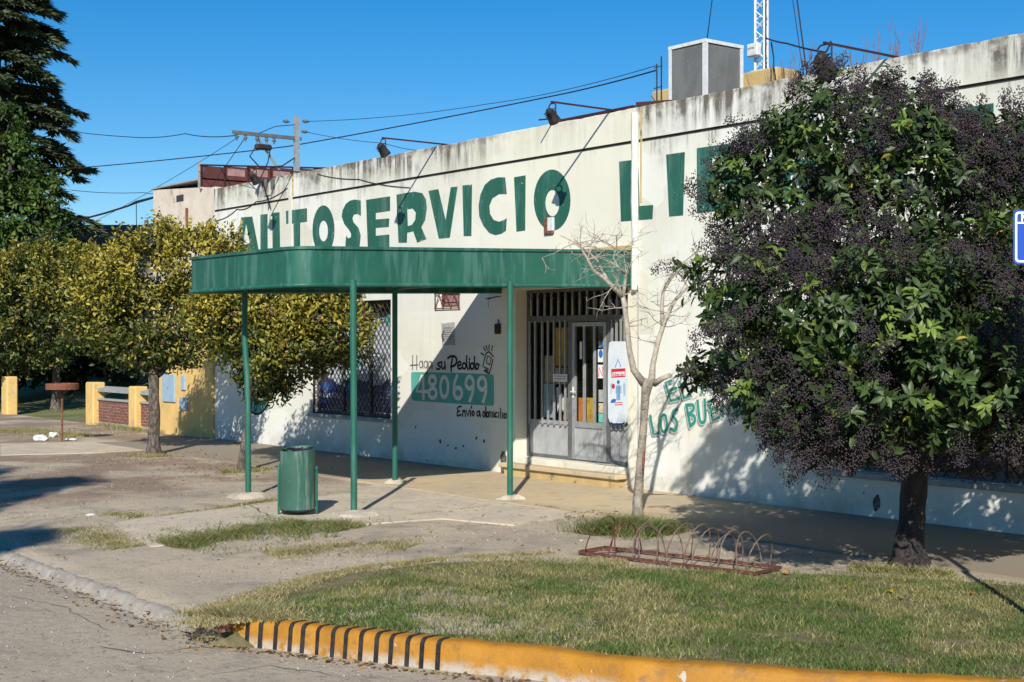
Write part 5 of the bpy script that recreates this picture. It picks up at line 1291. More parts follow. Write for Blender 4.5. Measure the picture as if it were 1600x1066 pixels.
# which sprays carry berries and which leaves
kindv = np.array([mnoise.noise(Vector(p)*1.5+Vector((3,1,7))) for p in tp]) + .13*r.normal(size=len(tp))
isb = kindv > .045
LP, LD, LN, LS, LC = [], [], [], [], []
for p, nv, b in zip(tp, tn, isb):
    k = r.integers(3, 7) if b else r.integers(10, 16)
    fresh = r.random() < .15
    ax = nrm((nv*.8 + np.array([0,0,.25]) + r.normal(size=3)*.35)[None])[0]
    for q in range(k):
        a = r.random()*6.283; o1 = nrm(np.cross(ax, [0.3,.2,1.0])[None])[0]; o2 = np.cross(ax, o1)
        d = ax*r.uniform(.0,.75) + (o1*math.cos(a)+o2*math.sin(a)) + np.array([0,0,-.55])*r.random()
        LP.append(p + ax*r.uniform(-.08,.07)); LD.append(d); LN.append(ax*.8 + np.array([0,0,.45]) + r.normal(size=3)*.25)
        LS.append(r.uniform(.065,.12))
        g_ = r.random()
        base = np.array([.034,.060,.017])*(1-g_) + np.array([.068,.116,.026])*g_
        if fresh: base = np.array([.14,.205,.036])*(.75+.5*r.random())
        if r.random() < .004: base = np.array([.40,.30,.04])
        LC.append(base)
LP, LD, LN, LS, LC = map(np.array, (LP, LD, LN, LS, LC))
# inner leaves that close the crown
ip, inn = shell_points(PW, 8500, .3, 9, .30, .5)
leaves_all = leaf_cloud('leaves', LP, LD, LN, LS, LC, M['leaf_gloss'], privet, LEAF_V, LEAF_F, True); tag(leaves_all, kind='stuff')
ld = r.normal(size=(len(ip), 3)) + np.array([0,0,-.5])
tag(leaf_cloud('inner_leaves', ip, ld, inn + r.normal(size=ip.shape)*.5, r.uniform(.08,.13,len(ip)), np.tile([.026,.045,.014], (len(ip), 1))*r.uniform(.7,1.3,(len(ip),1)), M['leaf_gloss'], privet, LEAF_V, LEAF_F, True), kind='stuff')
# 300 nearest large leaves as parts of their own
tmpl = []
for cc in ((.036,.064,.018),(.058,.10,.022),(.13,.185,.032)):
    me = bpy.data.meshes.new('leaf'); me.from_pydata([tuple(v) for v in LEAF_V], [], [tuple(f) for f in LEAF_F]); a = me.color_attributes.new('col', 'FLOAT_COLOR', 'POINT')
    a.data.foreach_set('color', np.tile(np.array(cc+(1,), np.float32), (len(LEAF_V), 1)).ravel()); me.materials.append(M['leaf_gloss'])
    me.polygons.foreach_set('use_smooth', [True]*len(me.polygons)); tmpl.append(me)
front = np.where(~isb & (tn@AV3 < -.25))[0]; front = r.permutation(front)[:60]
for i in front:
    ax = nrm((tn[i]*.5 - AV3*.6 + np.array([0,0,.2]) + r.normal(size=3)*.25)[None])[0]; v = r.choice(3, p=(.55,.36,.09))
    o1 = nrm(np.cross(ax, [.3,.2,1.0])[None])[0]; o2 = np.cross(ax, o1); c0_ = tp[i] + ax*.06
    for q in range(5):
        a = q*1.2566 + r.random(); d = nrm((ax*.35 + o1*math.cos(a)+o2*math.sin(a) + np.array([0,0,-.4]))[None])[0]
        X, Y, Z = frames(d[None], (ax + r.normal(size=3)*.1)[None]); s = r.uniform(.08,.12)
        o = bpy.data.objects.new('leaf', tmpl[v]); link(o, privet)
        o.matrix_basis = Matrix(((X[0][0]*s,Y[0][0]*s,Z[0][0]*s,c0_[0]),(X[0][1]*s,Y[0][1]*s,Z[0][1]*s,c0_[1]),(X[0][2]*s,Y[0][2]*s,Z[0][2]*s,c0_[2]),(0,0,0,1)))
# berry panicles
OCT_V = np.array([(1,0,0),(-1,0,0),(0,1,0),(0,-1,0),(0,0,1),(0,0,-1)], float); OCT_F = np.array([(0,2,4),(2,1,4),(1,3,4),(3,0,4),(2,0,5),(1,2,5),(3,1,5),(0,3,5)])
bp = tp[isb]; bnn = tn[isb]; BP = []; BC = []; st_ = MB()
for p, nv in zip(bp, bnn):
    ax = nrm((nv*.6 + np.array([0,0,-.45]) + r.normal(size=3)*.25)[None])[0]; Lp = r.uniform(.15,.27); c0_ = p + nv*.04
    m_ = int(r.integers(95, 150)); t = r.random(m_)**.8; w_ = (.028+.055*np.sin(np.pi*np.clip(t*.85+.12,0,1)))*(Lp/.17)
    dd = nrm(r.normal(size=(m_,3))); pts = c0_ + ax*(t*Lp)[:,None] + dd*(w_*np.sqrt(r.random(m_)))[:,None] + np.array([0,0,-.02])*t[:,None]
    BP.append(pts); hue = r.random(); cc = np.array([.040,.033,.042])*(1-hue*.5) + np.array([.080,.054,.054])*hue*.6
    BC.append(np.tile(cc, (m_,1))*r.uniform(.55,1.35,(m_,1)))
    if False: st_.tube([Vector(c0_-ax*.05), Vector(c0_+ax*Lp*.8)], [.005,.002], 3, cap=False)
BP = np.concatenate(BP); BC = np.concatenate(BC)
tag(leaf_cloud('berries', BP, np.tile([1.,0,0], (len(BP),1)), np.tile([0,0,1.], (len(BP),1)), r.uniform(.006,.0098,len(BP)), BC, M['berry'], privet, OCT_V, OCT_F, True), kind='stuff')
m = MB(); 
for k in range(3): pass
a = Vector(dp(1425, 818, 12.6)); MB().poly([(.03*math.cos(t)*(1+.4*math.sin(3*t)), .035*math.sin(t)*(1+.4*math.cos(2*t))) for t in np.linspace(0, 6.28, 15)[:-1]], (), lambda x, z: (a.x+RV[0]*x-AV[0]*.005, a.y+RV[1]*x-AV[1]*.005, a.z+z)).build('bark_scar', M['twig'], privet)

# ---- golden privets on the left
def golden(name, base, label, L, s, nclump, seed, per=13, size=(.045,.12), trunk_r=.14, lean=(0,0), yellow=.55, crown_mid=None):
    t = empty(name, base, label, 'tree', 'golden leaved street trees'); W = lobes_world(L, s); r = np.random.default_rng(seed)
    p, nv = shell_points(W, nclump, .55, seed, .16, .70)
    top = Vector(np.mean([w_[0] for w_ in W], 0)); b = Vector(base)
    z1 = min(w_[0][2] for w_ in W)
    fk = Vector((b.x+lean[0], b.y+lean[1], max(1.25, z1-.5)))
    tr = [b+Vector((0,0,-.1)), b+Vector((0,0,.05)), b+Vector((lean[0]*.2, lean[1]*.2, .25)), b.lerp(fk, .6)+Vector((.02,.01,0)), fk, fk.lerp(top, .4)]
    wood('trunk', [(tr, [trunk_r*1.7, trunk_r*1.3, trunk_r, trunk_r*.86, trunk_r*.85, trunk_r*.6])], M['bark'], t, 12)
    wood('limbs', [(wobble(fk, w_[0], 5, .1, i+seed), [.05,.042,.034,.026,.02,.012]) for i, w_ in enumerate(W)], M['bark_dark'], t)
    n = nclump*per; idx = np.repeat(np.arange(nclump), per)
    ax = nrm(nv + r.normal(size=nv.shape)*.35 + np.array([0,0,.35]))
    P = p[idx] + r.normal(size=(n,3))*.07; Dd = ax[idx]*.6 + r.normal(size=(n,3))*.75; Nn = nv[idx]*.7 + np.array([0,0,.7]) + r.normal(size=(n,3))*.35
    C3 = np.array([w_[0] for w_ in W]).mean(0)
    # loose sprigs that break the outline
    up = np.where(nv[:,2] > .05)[0]; up = r.choice(up, min(len(up), 260), replace=False); m_ = 9
    sp = np.repeat(up, m_); tt = np.tile(np.linspace(.02, 1, m_), len(up))*np.repeat(r.uniform(.12,.34,len(up)), m_)
    sdir = nrm(nv[up]*.6 + np.array([0,0,.8]) + r.normal(size=(len(up),3))*.3)[np.repeat(np.arange(len(up)), m_)]
    P = np.concatenate([P, p[sp] + sdir*tt[:,None] + r.normal(size=(len(sp),3))*.012]); Dd = np.concatenate([Dd, sdir*.5 + r.normal(size=(len(sp),3))*.6]); Nn = np.concatenate([Nn, sdir*.4 + r.normal(size=(len(sp),3))*.6 + np.array([0,0,.4])])
    idx = np.concatenate([idx, sp]); n = len(P)
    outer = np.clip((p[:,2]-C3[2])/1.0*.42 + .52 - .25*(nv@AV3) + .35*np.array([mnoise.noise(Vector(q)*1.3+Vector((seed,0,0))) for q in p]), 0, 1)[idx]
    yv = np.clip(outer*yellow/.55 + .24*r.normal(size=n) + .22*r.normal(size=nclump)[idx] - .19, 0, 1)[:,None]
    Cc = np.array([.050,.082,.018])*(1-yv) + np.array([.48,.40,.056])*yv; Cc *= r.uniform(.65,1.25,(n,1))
    od = r.random(n) < .02; Cc[od] = [.16,.06,.04]
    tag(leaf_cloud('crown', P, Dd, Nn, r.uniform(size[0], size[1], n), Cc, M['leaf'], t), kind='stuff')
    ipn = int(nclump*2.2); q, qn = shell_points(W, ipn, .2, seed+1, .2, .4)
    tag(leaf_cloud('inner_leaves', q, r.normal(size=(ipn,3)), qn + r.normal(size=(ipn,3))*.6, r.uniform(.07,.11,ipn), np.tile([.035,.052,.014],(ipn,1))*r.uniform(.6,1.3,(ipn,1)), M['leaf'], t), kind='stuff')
    return t
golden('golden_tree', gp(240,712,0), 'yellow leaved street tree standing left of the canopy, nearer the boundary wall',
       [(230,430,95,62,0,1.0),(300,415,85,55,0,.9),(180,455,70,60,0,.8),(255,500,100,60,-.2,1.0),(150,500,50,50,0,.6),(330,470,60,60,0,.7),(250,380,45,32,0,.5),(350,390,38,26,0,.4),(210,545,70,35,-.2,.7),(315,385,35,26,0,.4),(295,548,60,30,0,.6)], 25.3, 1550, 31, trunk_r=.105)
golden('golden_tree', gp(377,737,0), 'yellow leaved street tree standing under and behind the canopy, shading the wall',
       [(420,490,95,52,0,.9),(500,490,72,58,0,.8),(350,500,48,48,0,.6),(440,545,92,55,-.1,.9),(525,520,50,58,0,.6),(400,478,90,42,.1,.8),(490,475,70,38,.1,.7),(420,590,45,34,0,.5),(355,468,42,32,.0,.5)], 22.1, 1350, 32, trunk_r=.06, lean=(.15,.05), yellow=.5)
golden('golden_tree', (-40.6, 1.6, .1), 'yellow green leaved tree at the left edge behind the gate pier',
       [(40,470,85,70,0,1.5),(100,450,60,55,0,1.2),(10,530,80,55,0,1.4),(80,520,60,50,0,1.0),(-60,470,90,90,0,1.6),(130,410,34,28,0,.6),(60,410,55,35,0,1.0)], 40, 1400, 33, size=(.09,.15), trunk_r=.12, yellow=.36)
# dark green shrubbery behind
def bush(name, base, label, L, s, n, seed, col, size=(.09,.15), cat='bush', trunk=True, rnd=.3):
    t = empty(name, base, label, cat); W = lobes_world(L, s); r = np.random.default_rng(seed); p, nv = shell_points(W, n, .6, seed, .3, .7)
    per = 6; idx = np.repeat(np.arange(n), per); N_ = n*per
    P = p[idx] + r.normal(size=(N_,3))*.10; cl = r.uniform(.55,1.5,(n,1))[idx]
    Cc = np.tile(col, (N_,1))*cl*r.uniform(.8,1.2,(N_,1))
    tag(leaf_cloud('crown', P, nv[idx]*.5 + r.normal(size=(N_,3))*.7 + np.array([0,0,-.3]), nv[idx]*.8 + np.array([0,0,.5]) + r.normal(size=(N_,3))*rnd, r.uniform(size[0], size[1], N_), Cc, M['leaf'], t), kind='stuff')
    if trunk:
        b = Vector(base); wood('trunk', [([b+Vector((0,0,-.2)), b+Vector((0,0,1)), Vector(W[0][0])], [.16,.12,.07])] + [(wobble(b+Vector((0,0,1)), w_[0], 4, .1, i), [.07,.05,.04,.03,.02]) for i, w_ in enumerate(W)], M['bark_dark'], t)
    return t
bush('garden_shrub', (-46.5, 6.5, .6), 'dark green garden shrubbery in the shade behind the gate pier', [(0,545,90,55,0,2.0),(90,540,70,55,0,1.6),(160,530,60,60,1,1.4),(-80,530,90,80,0,2),(200,545,40,50,0,1)], 47, 2600, 41, np.array([.028,.042,.014]), (.16,.28), 'shrub')
# ---- conifer
cb = Vector(dp(-8, 0, 46)); cb.z = .8
con = empty('conifer', cb, 'tall dark conifer with drooping branch tips at the left edge', 'tree')
wood('trunk', [([cb+Vector((0,0,-.5)), cb+Vector((0,0,5)), cb+Vector((0,0,11)), cb+Vector((0,0,19))], [.34,.28,.18,.03])], M['bark_dark'], con)
r = np.random.default_rng(51); brs = MB(); CP, CD, CN, CS, CC = [], [], [], [], []
z = 2.4
while z < 18.6:
    rad = np.interp(z, [1,5,9,13,19.5], [3.9,3.5,2.9,2.0,.2])
    nb_ = 7
    for k in range(nb_):
        a = r.random()*6.283; L_ = rad*r.uniform(.7,1.15); dv = np.array([math.cos(a), math.sin(a), 0])
        pts = []
        for i in range(7):
            t = i/6; pts.append(np.array(cb)*[1,1,0] + dv*L_*t + np.array([0,0,z + .28*L_*t*(1-t)*1.6 - .20*L_*t*t*r.uniform(.6,1.3) + (.10*L_*t**4)]))
        brs.tube([Vector(q) for q in pts], [.05,.042,.034,.027,.02,.014,.006], 5, cap=False)
        side = np.array([-dv[1], dv[0], 0])
        for i in range(int(150*L_/2.6)+14):
            t = .12+.9*r.random()**.75; q = min(5, int(min(t,.999)*6)); f = min(t,1)*6-q; c = pts[q]*(1-f)+pts[q+1]*f
            wsp = .55*L_/2.6*math.sin(math.pi*min(1,.18+t*.72)) + .1
            sgn = r.uniform(-1,1); c = c + side*sgn*wsp*.7 + np.array([0,0,-.10*abs(sgn)])
            d = dv*(.9) + side*sgn*.8 + np.array([0,0,-.22]) + r.normal(size=3)*.15
            CP.append(c); CD.append(d); CN.append(np.array([0,0,1.]) + r.normal(size=3)*.35); CS.append(r.uniform(.28,.52))
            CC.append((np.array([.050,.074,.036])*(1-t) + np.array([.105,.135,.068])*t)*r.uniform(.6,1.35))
    z += .42 if z < 14 else .5
CP, CD, CN, CS, CC = map(np.array, (CP, CD, CN, CS, CC)); k = 3
NV = np.array([(0,0,0),(.35,.11,0),(1,.02,-.07),(.4,-.10,0)], float); NV2 = np.array([(0,0,0),(.3,.22,-.03),(.75,.34,-.1),(.45,.10,-.02)], float); NV3 = NV2*np.array([1,-1,1])
tv = np.concatenate([NV, NV2, NV3]); tf = np.array([(0,2,1),(0,3,2),(4,6,5),(4,7,6),(8,9,10),(8,10,11)])
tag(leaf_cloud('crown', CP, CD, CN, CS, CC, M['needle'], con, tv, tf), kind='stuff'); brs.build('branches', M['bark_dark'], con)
bush('ivy', (cb.x+1.2, cb.y-1.6, .5), 'bright green climbing ivy covering the lower front of the tall conifer',
     [(20,250,34,50,0,.8),(0,330,60,60,0,1.2),(50,350,52,60,0,1.0),(90,420,45,45,0,.9),(30,430,70,55,0,1.2),(75,300,26,34,0,.5),(-30,400,60,90,0,1.2),(15,190,20,26,0,.5)], 43.2, 1500, 43, np.array([.068,.118,.020]), (.13,.22), 'climbing plant', rnd=.35)
# ---- pollarded bare tree in front of the slogan
b0 = Vector(gp(996, 814, 0)); TS = 15.9
bare = empty('bare_tree', b0, 'bare pollarded tree with pale bark in front of the shop door', 'tree')
q = lambda x, y, d=0: Vector(dp(x, y, TS+d))
wood('trunk', [([b0+Vector((0,0,-.15)), b0+Vector((0,0,.03)), q(997,780), q(1001,720), q(1006,660), q(1008,620), q(1012,600), q(1014,592)], [.10,.070,.056,.047,.044,.047,.066,.058])], M['bark_pale'], bare, 14)
limbs = [([q(1006,600), q(990,578,-.05), q(983,545,-.1), q(980,510,-.1), q(976,480,-.1), q(973,462,-.1)], [.055,.044,.037,.035,.033,.032]),
         ([q(1018,598), q(1020,570,.1), q(1028,535,.15), q(1036,510,.2), q(1044,490,.2), q(1054,470,.2), q(1075,448,.25)], [.05,.037,.033,.031,.028,.024,.017]),
         ([q(1022,600), q(1034,592,-.1), q(1048,586,-.15)], [.045,.035,.028]),
         ([q(973,464,-.1), q(958,448,-.15), q(940,432,-.2), q(926,422,-.25), q(918,405,-.3), q(908,388,-.3), q(890,374,-.35)], [.032,.030,.027,.022,.018,.013,.007]),
         ([q(974,460,-.1), q(960,452,0), q(948,436,.05), q(940,420,.05), q(932,406,.1), q(920,395,.1), q(900,380,.1), q(876,368,.1)], [.032,.026,.022,.02,.017,.014,.01,.006]),
         ([q(974,462,-.1), q(976,445,-.1), q(979,428,-.15), q(984,412,-.2)], [.03,.026,.022,.016]),
         ([q(1036,510,.2), q(1034,480,.25), q(1036,455,.3), q(1050,432,.3), q(1062,415,.3), q(1078,402,.35)], [.034,.026,.022,.02,.014,.008]),
         ([q(979,428,-.15), q(966,418,-.2), q(958,402,-.2), q(962,390,-.2)], [.016,.012,.009,.005])]
wood('limbs', [(p_, [v*.86 for v in r_]) for p_, r_ in limbs], M['twig'], bare, 10)
tw = MB(); rr2 = random.Random(5)
def twig(p, d, L, rad, lvl):
    pts = [p]; dd = d.normalized(); n_ = 5
    for i in range(n_):
        dd = (dd + Vector((rr2.uniform(-1,1), rr2.uniform(-1,1), rr2.uniform(-.8,.9)))*.34).normalized(); pts.append(pts[-1] + dd*L/n_)
    tw.tube(pts, [rad*(1-.14*i) for i in range(n_+1)], 4, cap=False)
    if lvl > 0:
        for i in range(rr2.choice((2,3,3))):
            s = rr2.choice(pts[1:]); twig(s, dd*.5+Vector((rr2.uniform(-1,1), rr2.uniform(-1,1), rr2.uniform(-.5,.8))), L*rr2.uniform(.4,.7), rad*.6, lvl-1)
for li, (pts, rs) in enumerate(limbs[1:]):
    if li == 1: continue
    nt2 = {0: 13, 5: 12}.get(li, 7)
    for i in range(nt2):
        s = rr2.choice(pts[(2 if li == 0 else 1):]); twig(s, Vector((rr2.uniform(-1,1), rr2.uniform(-1,1), rr2.uniform(-.3,1))), rr2.uniform(.18,.48), .0068, 2)
for i in range(7): twig(limbs[0][0][3+i % 3], Vector((rr2.uniform(-1,1), rr2.uniform(-1,1), rr2.uniform(-.3,.6))), rr2.uniform(.2,.4), .008, 1)
tw.build('twigs', M['twig'], bare)
wood('bark_wound', [([q(1004.5,742,-.035), q(1005.5,718,-.038), q(1006,700,-.035)], [.008,.02,.006])], M['rust'], bare)
# small tuft of privet leaves that grows next to the pollard head
# ---- tall street tree across the road behind the camera: only its shadow is in the picture
def shade_tree():
    b = Vector((-4.2, -20.4, -.1)); t = empty('street_tree', b, 'tall leafy street tree across the road, its shadow falling on the left pavement', 'tree')
    # crown lobes sit on the sun line through the shadow patches
    def back(px, py, z):
        g = gp(px, py, 0); k = z/math.tan(SUN_EL); n_ = math.hypot(*SUN_H); return np.array([g[0]+SUN_H[0]/n_*k, g[1]+SUN_H[1]/n_*k, z])
    W = [(back(-30,768,9.0), np.array([.95,.95,.40])), (back(45,758,9.6), np.array([.8,.8,.28])), (back(-12,834,8.4), np.array([.5,.5,.45])), (back(-130,790,9.2), np.array([1.0,1.0,.8])), (back(95,752,9.9), np.array([.5,.5,.16])), (back(-140,745,10.2), np.array([1.3,1.3,.7]))]
    c = np.mean([w_[0] for w_ in W], 0); b = Vector((c[0]-.9, c[1]-.4, -.15)); t.location = b
    r = np.random.default_rng(77); p, nv = shell_points(W, 3600, .2, 7, 0, .4); n_ = 3600*5; idx = np.repeat(np.arange(3600), 5)
    tag(leaf_cloud('crown', p[idx]+r.normal(size=(n_,3))*.08, r.normal(size=(n_,3)), r.normal(size=(n_,3))+np.array([0,0,.6]), r.uniform(.12,.2,n_), np.tile([.05,.085,.02],(n_,1)), M['leaf'], t), kind='stuff')
    fk = Vector((b.x, b.y, 6.2)); wood('trunk', [([b, b+Vector((0,0,3)), fk], [.22,.17,.13])], M['bark'], t)
    wood('limbs', [(wobble(fk, w_[0], 5, .12, i), [.10,.08,.06,.05,.035,.02]) for i, w_ in enumerate(W)], M['bark'], t)
shade_tree()

# ================================================================== GRASS, LITTER
BV = np.array([(-.5,0,0),(.5,0,0),(.32,0,.55),(-.32,0,.55),(0,0,1)], float)
def blades(name, X, Y, H, green, label, cat='grass', wd=.008, lean=.8, seed=1):
    r = np.random.default_rng(seed); n = len(X); Z = gz(X, Y) + .004
    if name == 'kerb_weeds': rr0 = np.hypot((X+9.52)/.5, (Y+8.30)/.31); Z = np.where(Y < -8.46, -.17, Z); Z = np.maximum(Z, np.where(rr0 < 1, -.03 - .15*rr0**1.6, -.18))
    a = r.random(n)*6.283; c, s = np.cos(a), np.sin(a); la = r.random(n)*6.283; lm = lean*H*(.3+r.random(n))
    w_ = wd*r.uniform(.6,1.3,n)
    bx, bz = BV[:,0], BV[:,2]
    Vx = X[:,None] + bx[None]*(w_*c)[:,None] + (bz**1.7)[None]*(lm*np.cos(la))[:,None]
    Vy = Y[:,None] + bx[None]*(w_*s)[:,None] + (bz**1.7)[None]*(lm*np.sin(la))[:,None]
    Vz = Z[:,None] + bz[None]*H[:,None]
    V = np.stack([Vx,Vy,Vz], 2).reshape(-1,3); b = np.arange(n)*5
    Fc = np.concatenate([np.stack([b,b+1,b+2],1), np.stack([b,b+2,b+3],1), np.stack([b+3,b+2,b+4],1)])
    g_ = np.clip(green + .22*r.normal(size=n), 0, 1)[:,None]
    Cc = np.array([.50,.415,.225])*(1-g_) + np.array([.085,.155,.030])*g_; mid_ = (np.abs(g_-.5) < .18)
    Cc = np.where(mid_, np.array([.26,.25,.09]), Cc)*r.uniform(.5,1.35,(n,1))
    o = np_mesh(name, V, Fc, M['grass'], None, np.repeat(Cc, 5, 0)); tag(o, label, cat, kind='stuff'); return o
r = np.random.default_rng(61)
# main lawn
N = 260000
xs = r.uniform(-10.6, -3.2, N); ys = r.uniform(-8.5, -2.6, N)
ok = in_poly(xs, ys, V2); xs, ys = xs[ok], ys[ok]
ed = edge_dist(xs, ys, lawn_poly)
den = np.clip(.16 + ed/.5, 0, 1)*(.28+.72*sstep(.30,.56,fnoise(xs, ys, 3.1)))
ok = r.random(len(xs)) < den; xs, ys, ed = xs[ok], ys[ok], ed[ok]
gn = sstep(.40,.60,fnoise(xs, ys, 1.15)*.6 + fnoise(xs+30, ys, 3.4)*.4)
gn = np.clip(.43 + .54*gn*np.clip(ed/.5, .2, 1) + .12*sstep(-7.2,-5.4,xs)*0, 0, 1)
Hh = (.012+.028*r.random(len(xs)))*np.clip(.35+ed, .35, 1)*(1+.9*gn*sstep(.55,.7,fnoise(xs+7, ys, 2.6)))
blades('lawn_grass', xs, ys, Hh, gn, 'short patchy lawn of green and straw coloured grass inside the yellow kerb', seed=3)
# dry fringe where the lawn thins out on to the pavement
fx, fy = [], []
for (a, b) in zip(LAWN[:9], LAWN[1:10]):
    m = 4200; t = r.random(m); d = r.normal(size=m)*.20 - .16
    fx.append(a[0]+(b[0]-a[0])*t + r.normal(size=m)*.03); fy.append(a[1]+(b[1]-a[1])*t + d)
fx = np.concatenate(fx); fy = np.concatenate(fy); ok = fnoise(fx, fy, 2.5) > .42; fx, fy = fx[ok], fy[ok]
blades('dry_grass', fx, fy, .012+.022*r.random(len(fx)), np.full(len(fx), .12), 'thin dry grass fringe fading on to the bare pavement', seed=4, lean=1.1)
# weeds at the left end of the kerb
n = 9000; c = (-9.5, 0); xs = c[0] + r.normal(size=n)*.22 + .06*r.normal(size=n); ys = np.array([yk(v) for v in xs]) + np.abs(r.normal(size=n))*.20 - .03
blades('kerb_weeds', xs, ys, .03+.075*r.random(n)*np.exp(-((xs-c[0])/.35)**2), np.clip(.32+.3*r.normal(size=n)*.5,0,1), 'tangled dry weeds at the left end of the striped kerb', seed=5, lean=1.0)
def patch(pts, n, h, green, label, seed, name='grass_patch', wdt=.10, lean=.8):
    """grass growing along a ground line given by photo points"""
    P = [gp(*p) for p in pts]; r = np.random.default_rng(seed); X, Y = [], []
    for a, b in zip(P, P[1:]):
        m = n//(len(P)-1); t = r.random(m); e_ = np.clip(.62*wdt*r.standard_t(2.6, size=m), -4*wdt, 4*wdt)
        dx_, dy_ = b[0]-a[0], b[1]-a[1]; L_ = math.hypot(dx_, dy_)+1e-9
        X.append(a[0]+dx_*t - dy_/L_*e_); Y.append(a[1]+dy_*t + dx_/L_*e_)
    X = np.concatenate(X); Y = np.concatenate(Y); ok = (fnoise(X, Y, 4) + .12*r.normal(size=len(X))) > .44; X, Y = X[ok], Y[ok]
    blades(name, X, Y, h*(.4+.9*r.random(len(X))), np.clip(green + .5*(fnoise(X, Y, 6)-.5), 0, 1), label, seed=seed, lean=lean)
patch([(262,846),(340,838),(420,826),(480,822),(548,828)], 20000, .06, .66, 'bushy green grass strip in front of the litter bin', 11, wdt=.24, lean=1.7)
patch([(420,864),(500,858),(570,852),(640,856)], 9000, .028, .22, 'low straw coloured grass patch between bin and lawn', 12, wdt=.17, lean=1.6)
patch([(235,808),(330,798),(400,786),(430,782)], 3500, .030, .35, 'thin grass line along the slab joint near the left post', 13, wdt=.035)
patch([(100,818),(160,832),(200,846)], 5000, .028, .3, 'low yellowish grass tongue near the left gutter', 14, wdt=.2, lean=1.5)
patch([(170,800),(215,806)], 2200, .03, .3, 'small tuft of grass at the corner of the left slab', 15, wdt=.10)
patch([(205,712),(232,716),(258,712)], 1800, .05, .35, 'tuft of grass round the foot of the left street tree', 16, wdt=.10)
patch([(345,738),(385,738),(420,734)], 2200, .05, .35, 'tuft of grass round the foot of the middle street tree', 17, wdt=.10)
patch([(0,672),(60,676),(130,684)], 9000, .06, .4, 'strip of roadside grass beside the tray stand', 18, wdt=.45)
patch([(640,806),(720,798),(790,788)], 1600, .02, .2, 'faint dry weeds along the joint right of the front post', 19, wdt=.03)
patch([(800,786),(860,795),(908,806)], 2500, .03, .35, 'weeds in the joint along the footpath edge', 20, wdt=.03)
patch([(925,838),(960,832),(1000,830),(1040,838)], 7500, .15, .85, 'leafy green grass clump growing round the foot of the bare tree', 21, wdt=.15, lean=1.5)
patch([(1330,892),(1400,895),(1490,902)], 2600, .06, .45, 'straggly grass round the foot of the berry tree', 22, wdt=.14, lean=1.5)
patch([(140,662),(200,672),(250,678)], 2500, .10, .45, 'weeds along the foot of the boundary wall', 23, wdt=.12)
# gravel and crumbs on the apron and the street
n = 9000; k = 0
gx = r.uniform(-24, -6, n); gy = r.uniform(-12.5, -2.6, n); u_ = fnoise(gx, gy, 1.1); ok = (u_ > .50) & ~((gy > -8.6) & in_poly(gx, gy, V2)); gx, gy = gx[ok], gy[ok]
zz_ = np.where(np.array([y_ < yk(x_) for x_, y_ in zip(gx, gy)]), -.172, gz(gx, gy)+.004)
cc = np.array([.36,.32,.26])*r.uniform(.4,1.4,(len(gx),1))
o = leaf_cloud('gravel', np.stack([gx,gy,zz_],1), r.normal(size=(len(gx),3)), r.normal(size=(len(gx),3)), r.uniform(.004,.013,len(gx)), cc, M['berry'], None, OCT_V*np.array([1.2,1,.7]), OCT_F)
tag(o, 'loose gravel crumbs scattered over pavement and street', 'gravel', kind='stuff')
# leaf litter along the gutter and under the trees
lx, ly = [], []
for (x0_, x1_, y0_, sd_, m_) in ((-16,-9.2,-8.66,.06,330), (-9.3,-6,-8.35,.10,0), (-24.5,-18.5,-3.0,.7,500), (-12.6,-10.8,-2.55,.25,260), (-20,-9,-5.5,1.6,250)):
    lx.append(r.uniform(x0_, x1_, m_)); ly.append(y0_ + sd_*r.normal(size=m_))
for i in range(0, 45): 
    v = KP[min(i*2, len(KP)-1)]; lx.append(v.x + .04*r.normal(size=9) + .05); ly.append(v.y - .10 - .05*np.abs(r.normal(size=9)))
lx = np.concatenate(lx); ly = np.concatenate(ly)
lz = np.where(np.array([y_ < yk(x_)-.02 for x_, y_ in zip(lx, ly)]), -.168, gz(lx, ly)+.014) 
lz = np.where((lx < -9.3) & (np.abs(ly+8.6) < .25) & (ly > -8.72), -.12, lz)
lz = np.where(ly > -2.4, .03, lz)
cc = np.where(r.random((len(lx),1)) < .25, np.array([.40,.27,.06]), np.array([.22,.13,.06]))*r.uniform(.5,1.3,(len(lx),1))
o = leaf_cloud('leaf_litter', np.stack([lx,ly,lz],1), np.stack([r.normal(size=len(lx)),r.normal(size=len(lx)),.15*r.normal(size=len(lx))],1), np.tile([0,0,1.],(len(lx),1))+.25*r.normal(size=(len(lx),3)), r.uniform(.025,.06,len(lx)), cc, M['leaf'], None)
tag(o, 'dry brown leaf litter along gutter, kerb and tree feet', 'leaf litter', kind='stuff')
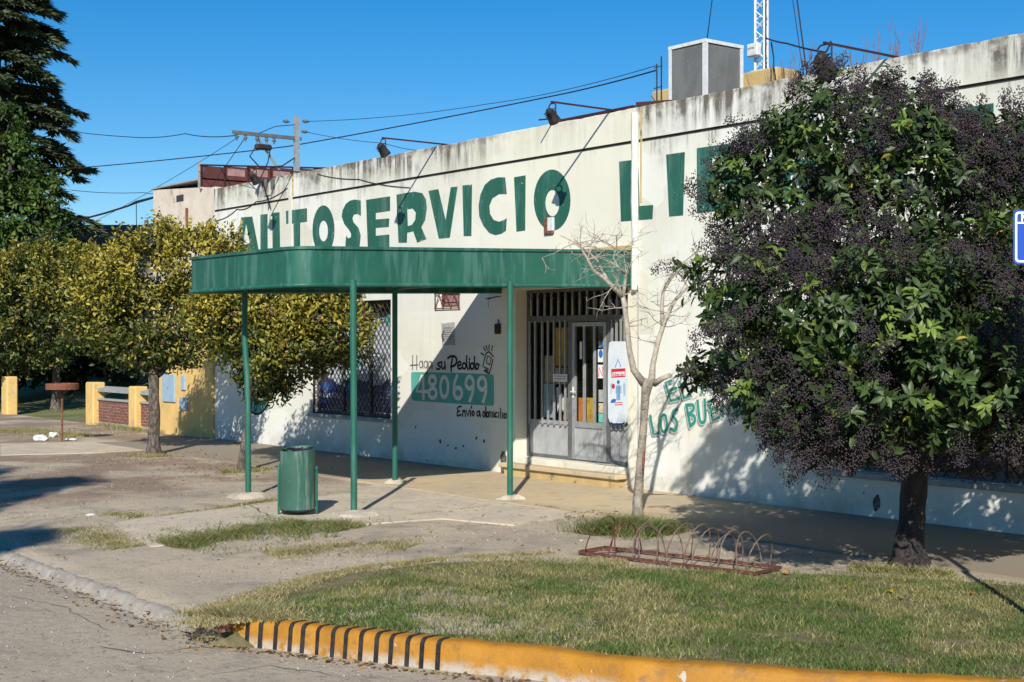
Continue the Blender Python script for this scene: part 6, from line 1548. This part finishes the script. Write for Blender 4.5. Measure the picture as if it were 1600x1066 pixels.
# single fallen leaves on the lawn
for i, (px, py, cc, what) in enumerate(((1332,917,(.62,.42,.04),'bright yellow fallen leaf on the lawn, leftmost of the two bright ones'), (1391,923,(.58,.33,.03),'orange yellow fallen leaf on the lawn below the berry tree trunk'), (1429,924,(.50,.38,.10),'dull yellow fallen leaf on the lawn right of the orange one'),
        (1408,936,(.46,.38,.24),'pale dry leaf lying low on the lawn'), (1517,927,(.38,.16,.05),'brown fallen leaf near the right edge of the lawn'), (1222,896,(.50,.26,.08),'reddish fallen leaf beside the end of the bicycle rack'), (165,832,(.55,.40,.05),'yellow fallen leaf near the gutter on the far left'))):
    g0 = gp(px, py, .03); me = bpy.data.meshes.new('fallen_leaf'); s = .075
    me.from_pydata([(v[0]*s, v[1]*s*1.7, v[2]*s*2) for v in LEAF_V], [], [tuple(f) for f in LEAF_F]); a = me.color_attributes.new('col', 'FLOAT_COLOR', 'POINT')
    a.data.foreach_set('color', np.tile(np.array(cc+(1,), np.float32), (len(LEAF_V),1)).ravel()); me.materials.append(M['leaf'])
    o = bpy.data.objects.new('fallen_leaf', me); COL.objects.link(o); z_ = float(gz(g0[0], g0[1])) + (.038 if px > 500 else .012); o.location = (g0[0], g0[1], z_); o.rotation_euler = (random.uniform(.2,.5), -random.uniform(.1,.4), random.random()*6.28)
    tag(o, what, 'leaf', 'fallen leaves')
# litter
def crumple(px, py, sz, mat, label, seed, fl=.5, z=.0, cat='litter'):
    g0 = gp(px, py, z); rr3 = random.Random(seed); bm = bmesh.new(); bmesh.ops.create_icosphere(bm, subdivisions=2, radius=1)
    for v in bm.verts:
        f = 1 + .45*mnoise.noise(v.co*2.1 + Vector((seed,0,0))) + .12*rr3.uniform(-1,1); v.co = Vector((v.co.x*f*sz, v.co.y*f*sz*.8, max(v.co.z, -.6)*f*sz*fl))
    me = bpy.data.meshes.new('plastic_bag'); bm.to_mesh(me); bm.free(); me.materials.append(M[mat]); o = bpy.data.objects.new('plastic_bag', me); COL.objects.link(o)
    o.location = (g0[0], g0[1], float(gz(g0[0], g0[1])) + sz*fl*.55 + z); o.rotation_euler[2] = rr3.random()*6; tag(o, label, cat, 'scattered litter'); return o
crumple(63, 688, .16, 'plastic_white', 'white crumpled bag lying left of the tray stand, the larger one', 1); crumple(84, 683, .13, 'plastic_white', 'white crumpled bag at the foot of the tray stand', 2)
crumple(112, 688, .12, 'paper_white', 'flat white scrap just right of the tray stand', 3, .25)
crumple(1026, 836, .065, 'plastic_blue', 'blue and white crumpled wrapper by the foot of the bare tree', 4, .6); crumple(1041, 833, .055, 'plastic_white', 'white wrapper right of the blue one by the bare tree', 5, .6); crumple(1020, 827, .05, 'plastic_white', 'white scrap in the grass behind the blue wrapper', 6, .6)
crumple(142, 801, .05, 'plastic_white', 'small white scrap on the pavement left of the slab', 7, .4); crumple(908, 847, .03, 'concrete_pale', 'small white pebble at the left end of the bicycle rack', 8, .6, cat='stone')
# lump of broken concrete by the kerb
for i, (px, py, s, what) in enumerate(((905,1058,.07,'grey broken stone at the foot of the yellow kerb'), (350,985,.06,'orange brown stone in the weeds at the end of the striped kerb'))):
    o = crumple(px, py, s, 'stone_grey' if i == 0 else 'brick', what, 20+i, .7, -.17 if i == 0 else -.06, 'stone'); o.name = 'broken_stone'; o['group'] = 'loose stones'
    if i == 0: o.location.z = -.15

# cracks in street and pavement
def crack(pts, road, wd, seed):
    rr4 = random.Random(seed); z = -.175 if road else 0.0; P = []
    for a, b in zip(pts, pts[1:]):
        p, q_ = Vector(gp(*a, z)), Vector(gp(*b, z)); k = max(3, int((q_-p).length/.12))
        for i in range(k): P.append(p.lerp(q_, i/k) + Vector((rr4.uniform(-.03,.03), rr4.uniform(-.03,.03), 0)))
    m = MB(); n_ = len(P)
    for i, p in enumerate(P):
        t = (P[min(i+1, n_-1)]-P[max(i-1, 0)]).normalized(); nn_ = Vector((-t.y, t.x, 0))*.6*wd*rr4.uniform(.3,1.0)*(.3 if i in (0, n_-1) else 1)
        zz = -.171 if road else float(gz(p.x, p.y)) + (.024 if p.y > -5.4 else .018)
        m.v += [(p.x+nn_.x, p.y+nn_.y, zz), (p.x-nn_.x, p.y-nn_.y, zz)]
    m.f = [(2*i, 2*i+2, 2*i+3, 2*i+1) for i in range(n_-1)]
    m.build('crack', M['groove'], bpy.data.objects['road' if road else 'pavement'])
for i, (pts, rd, wd) in enumerate((([(150,1010),(230,1022),(310,1012),(390,1008)], True, .012), ([(0,930),(90,945),(180,990)], True, .008), ([(300,1060),(420,1040),(560,1062)], True, .008),
        ([(180,812),(300,800),(392,790)], False, .012), ([(392,792),(445,826)], False, .012), ([(700,868),(760,845),(880,838),(905,830)], False, .007), ([(120,770),(240,782),(340,770),(430,778)], False, .008))):
    crack(pts, rd, wd, i)
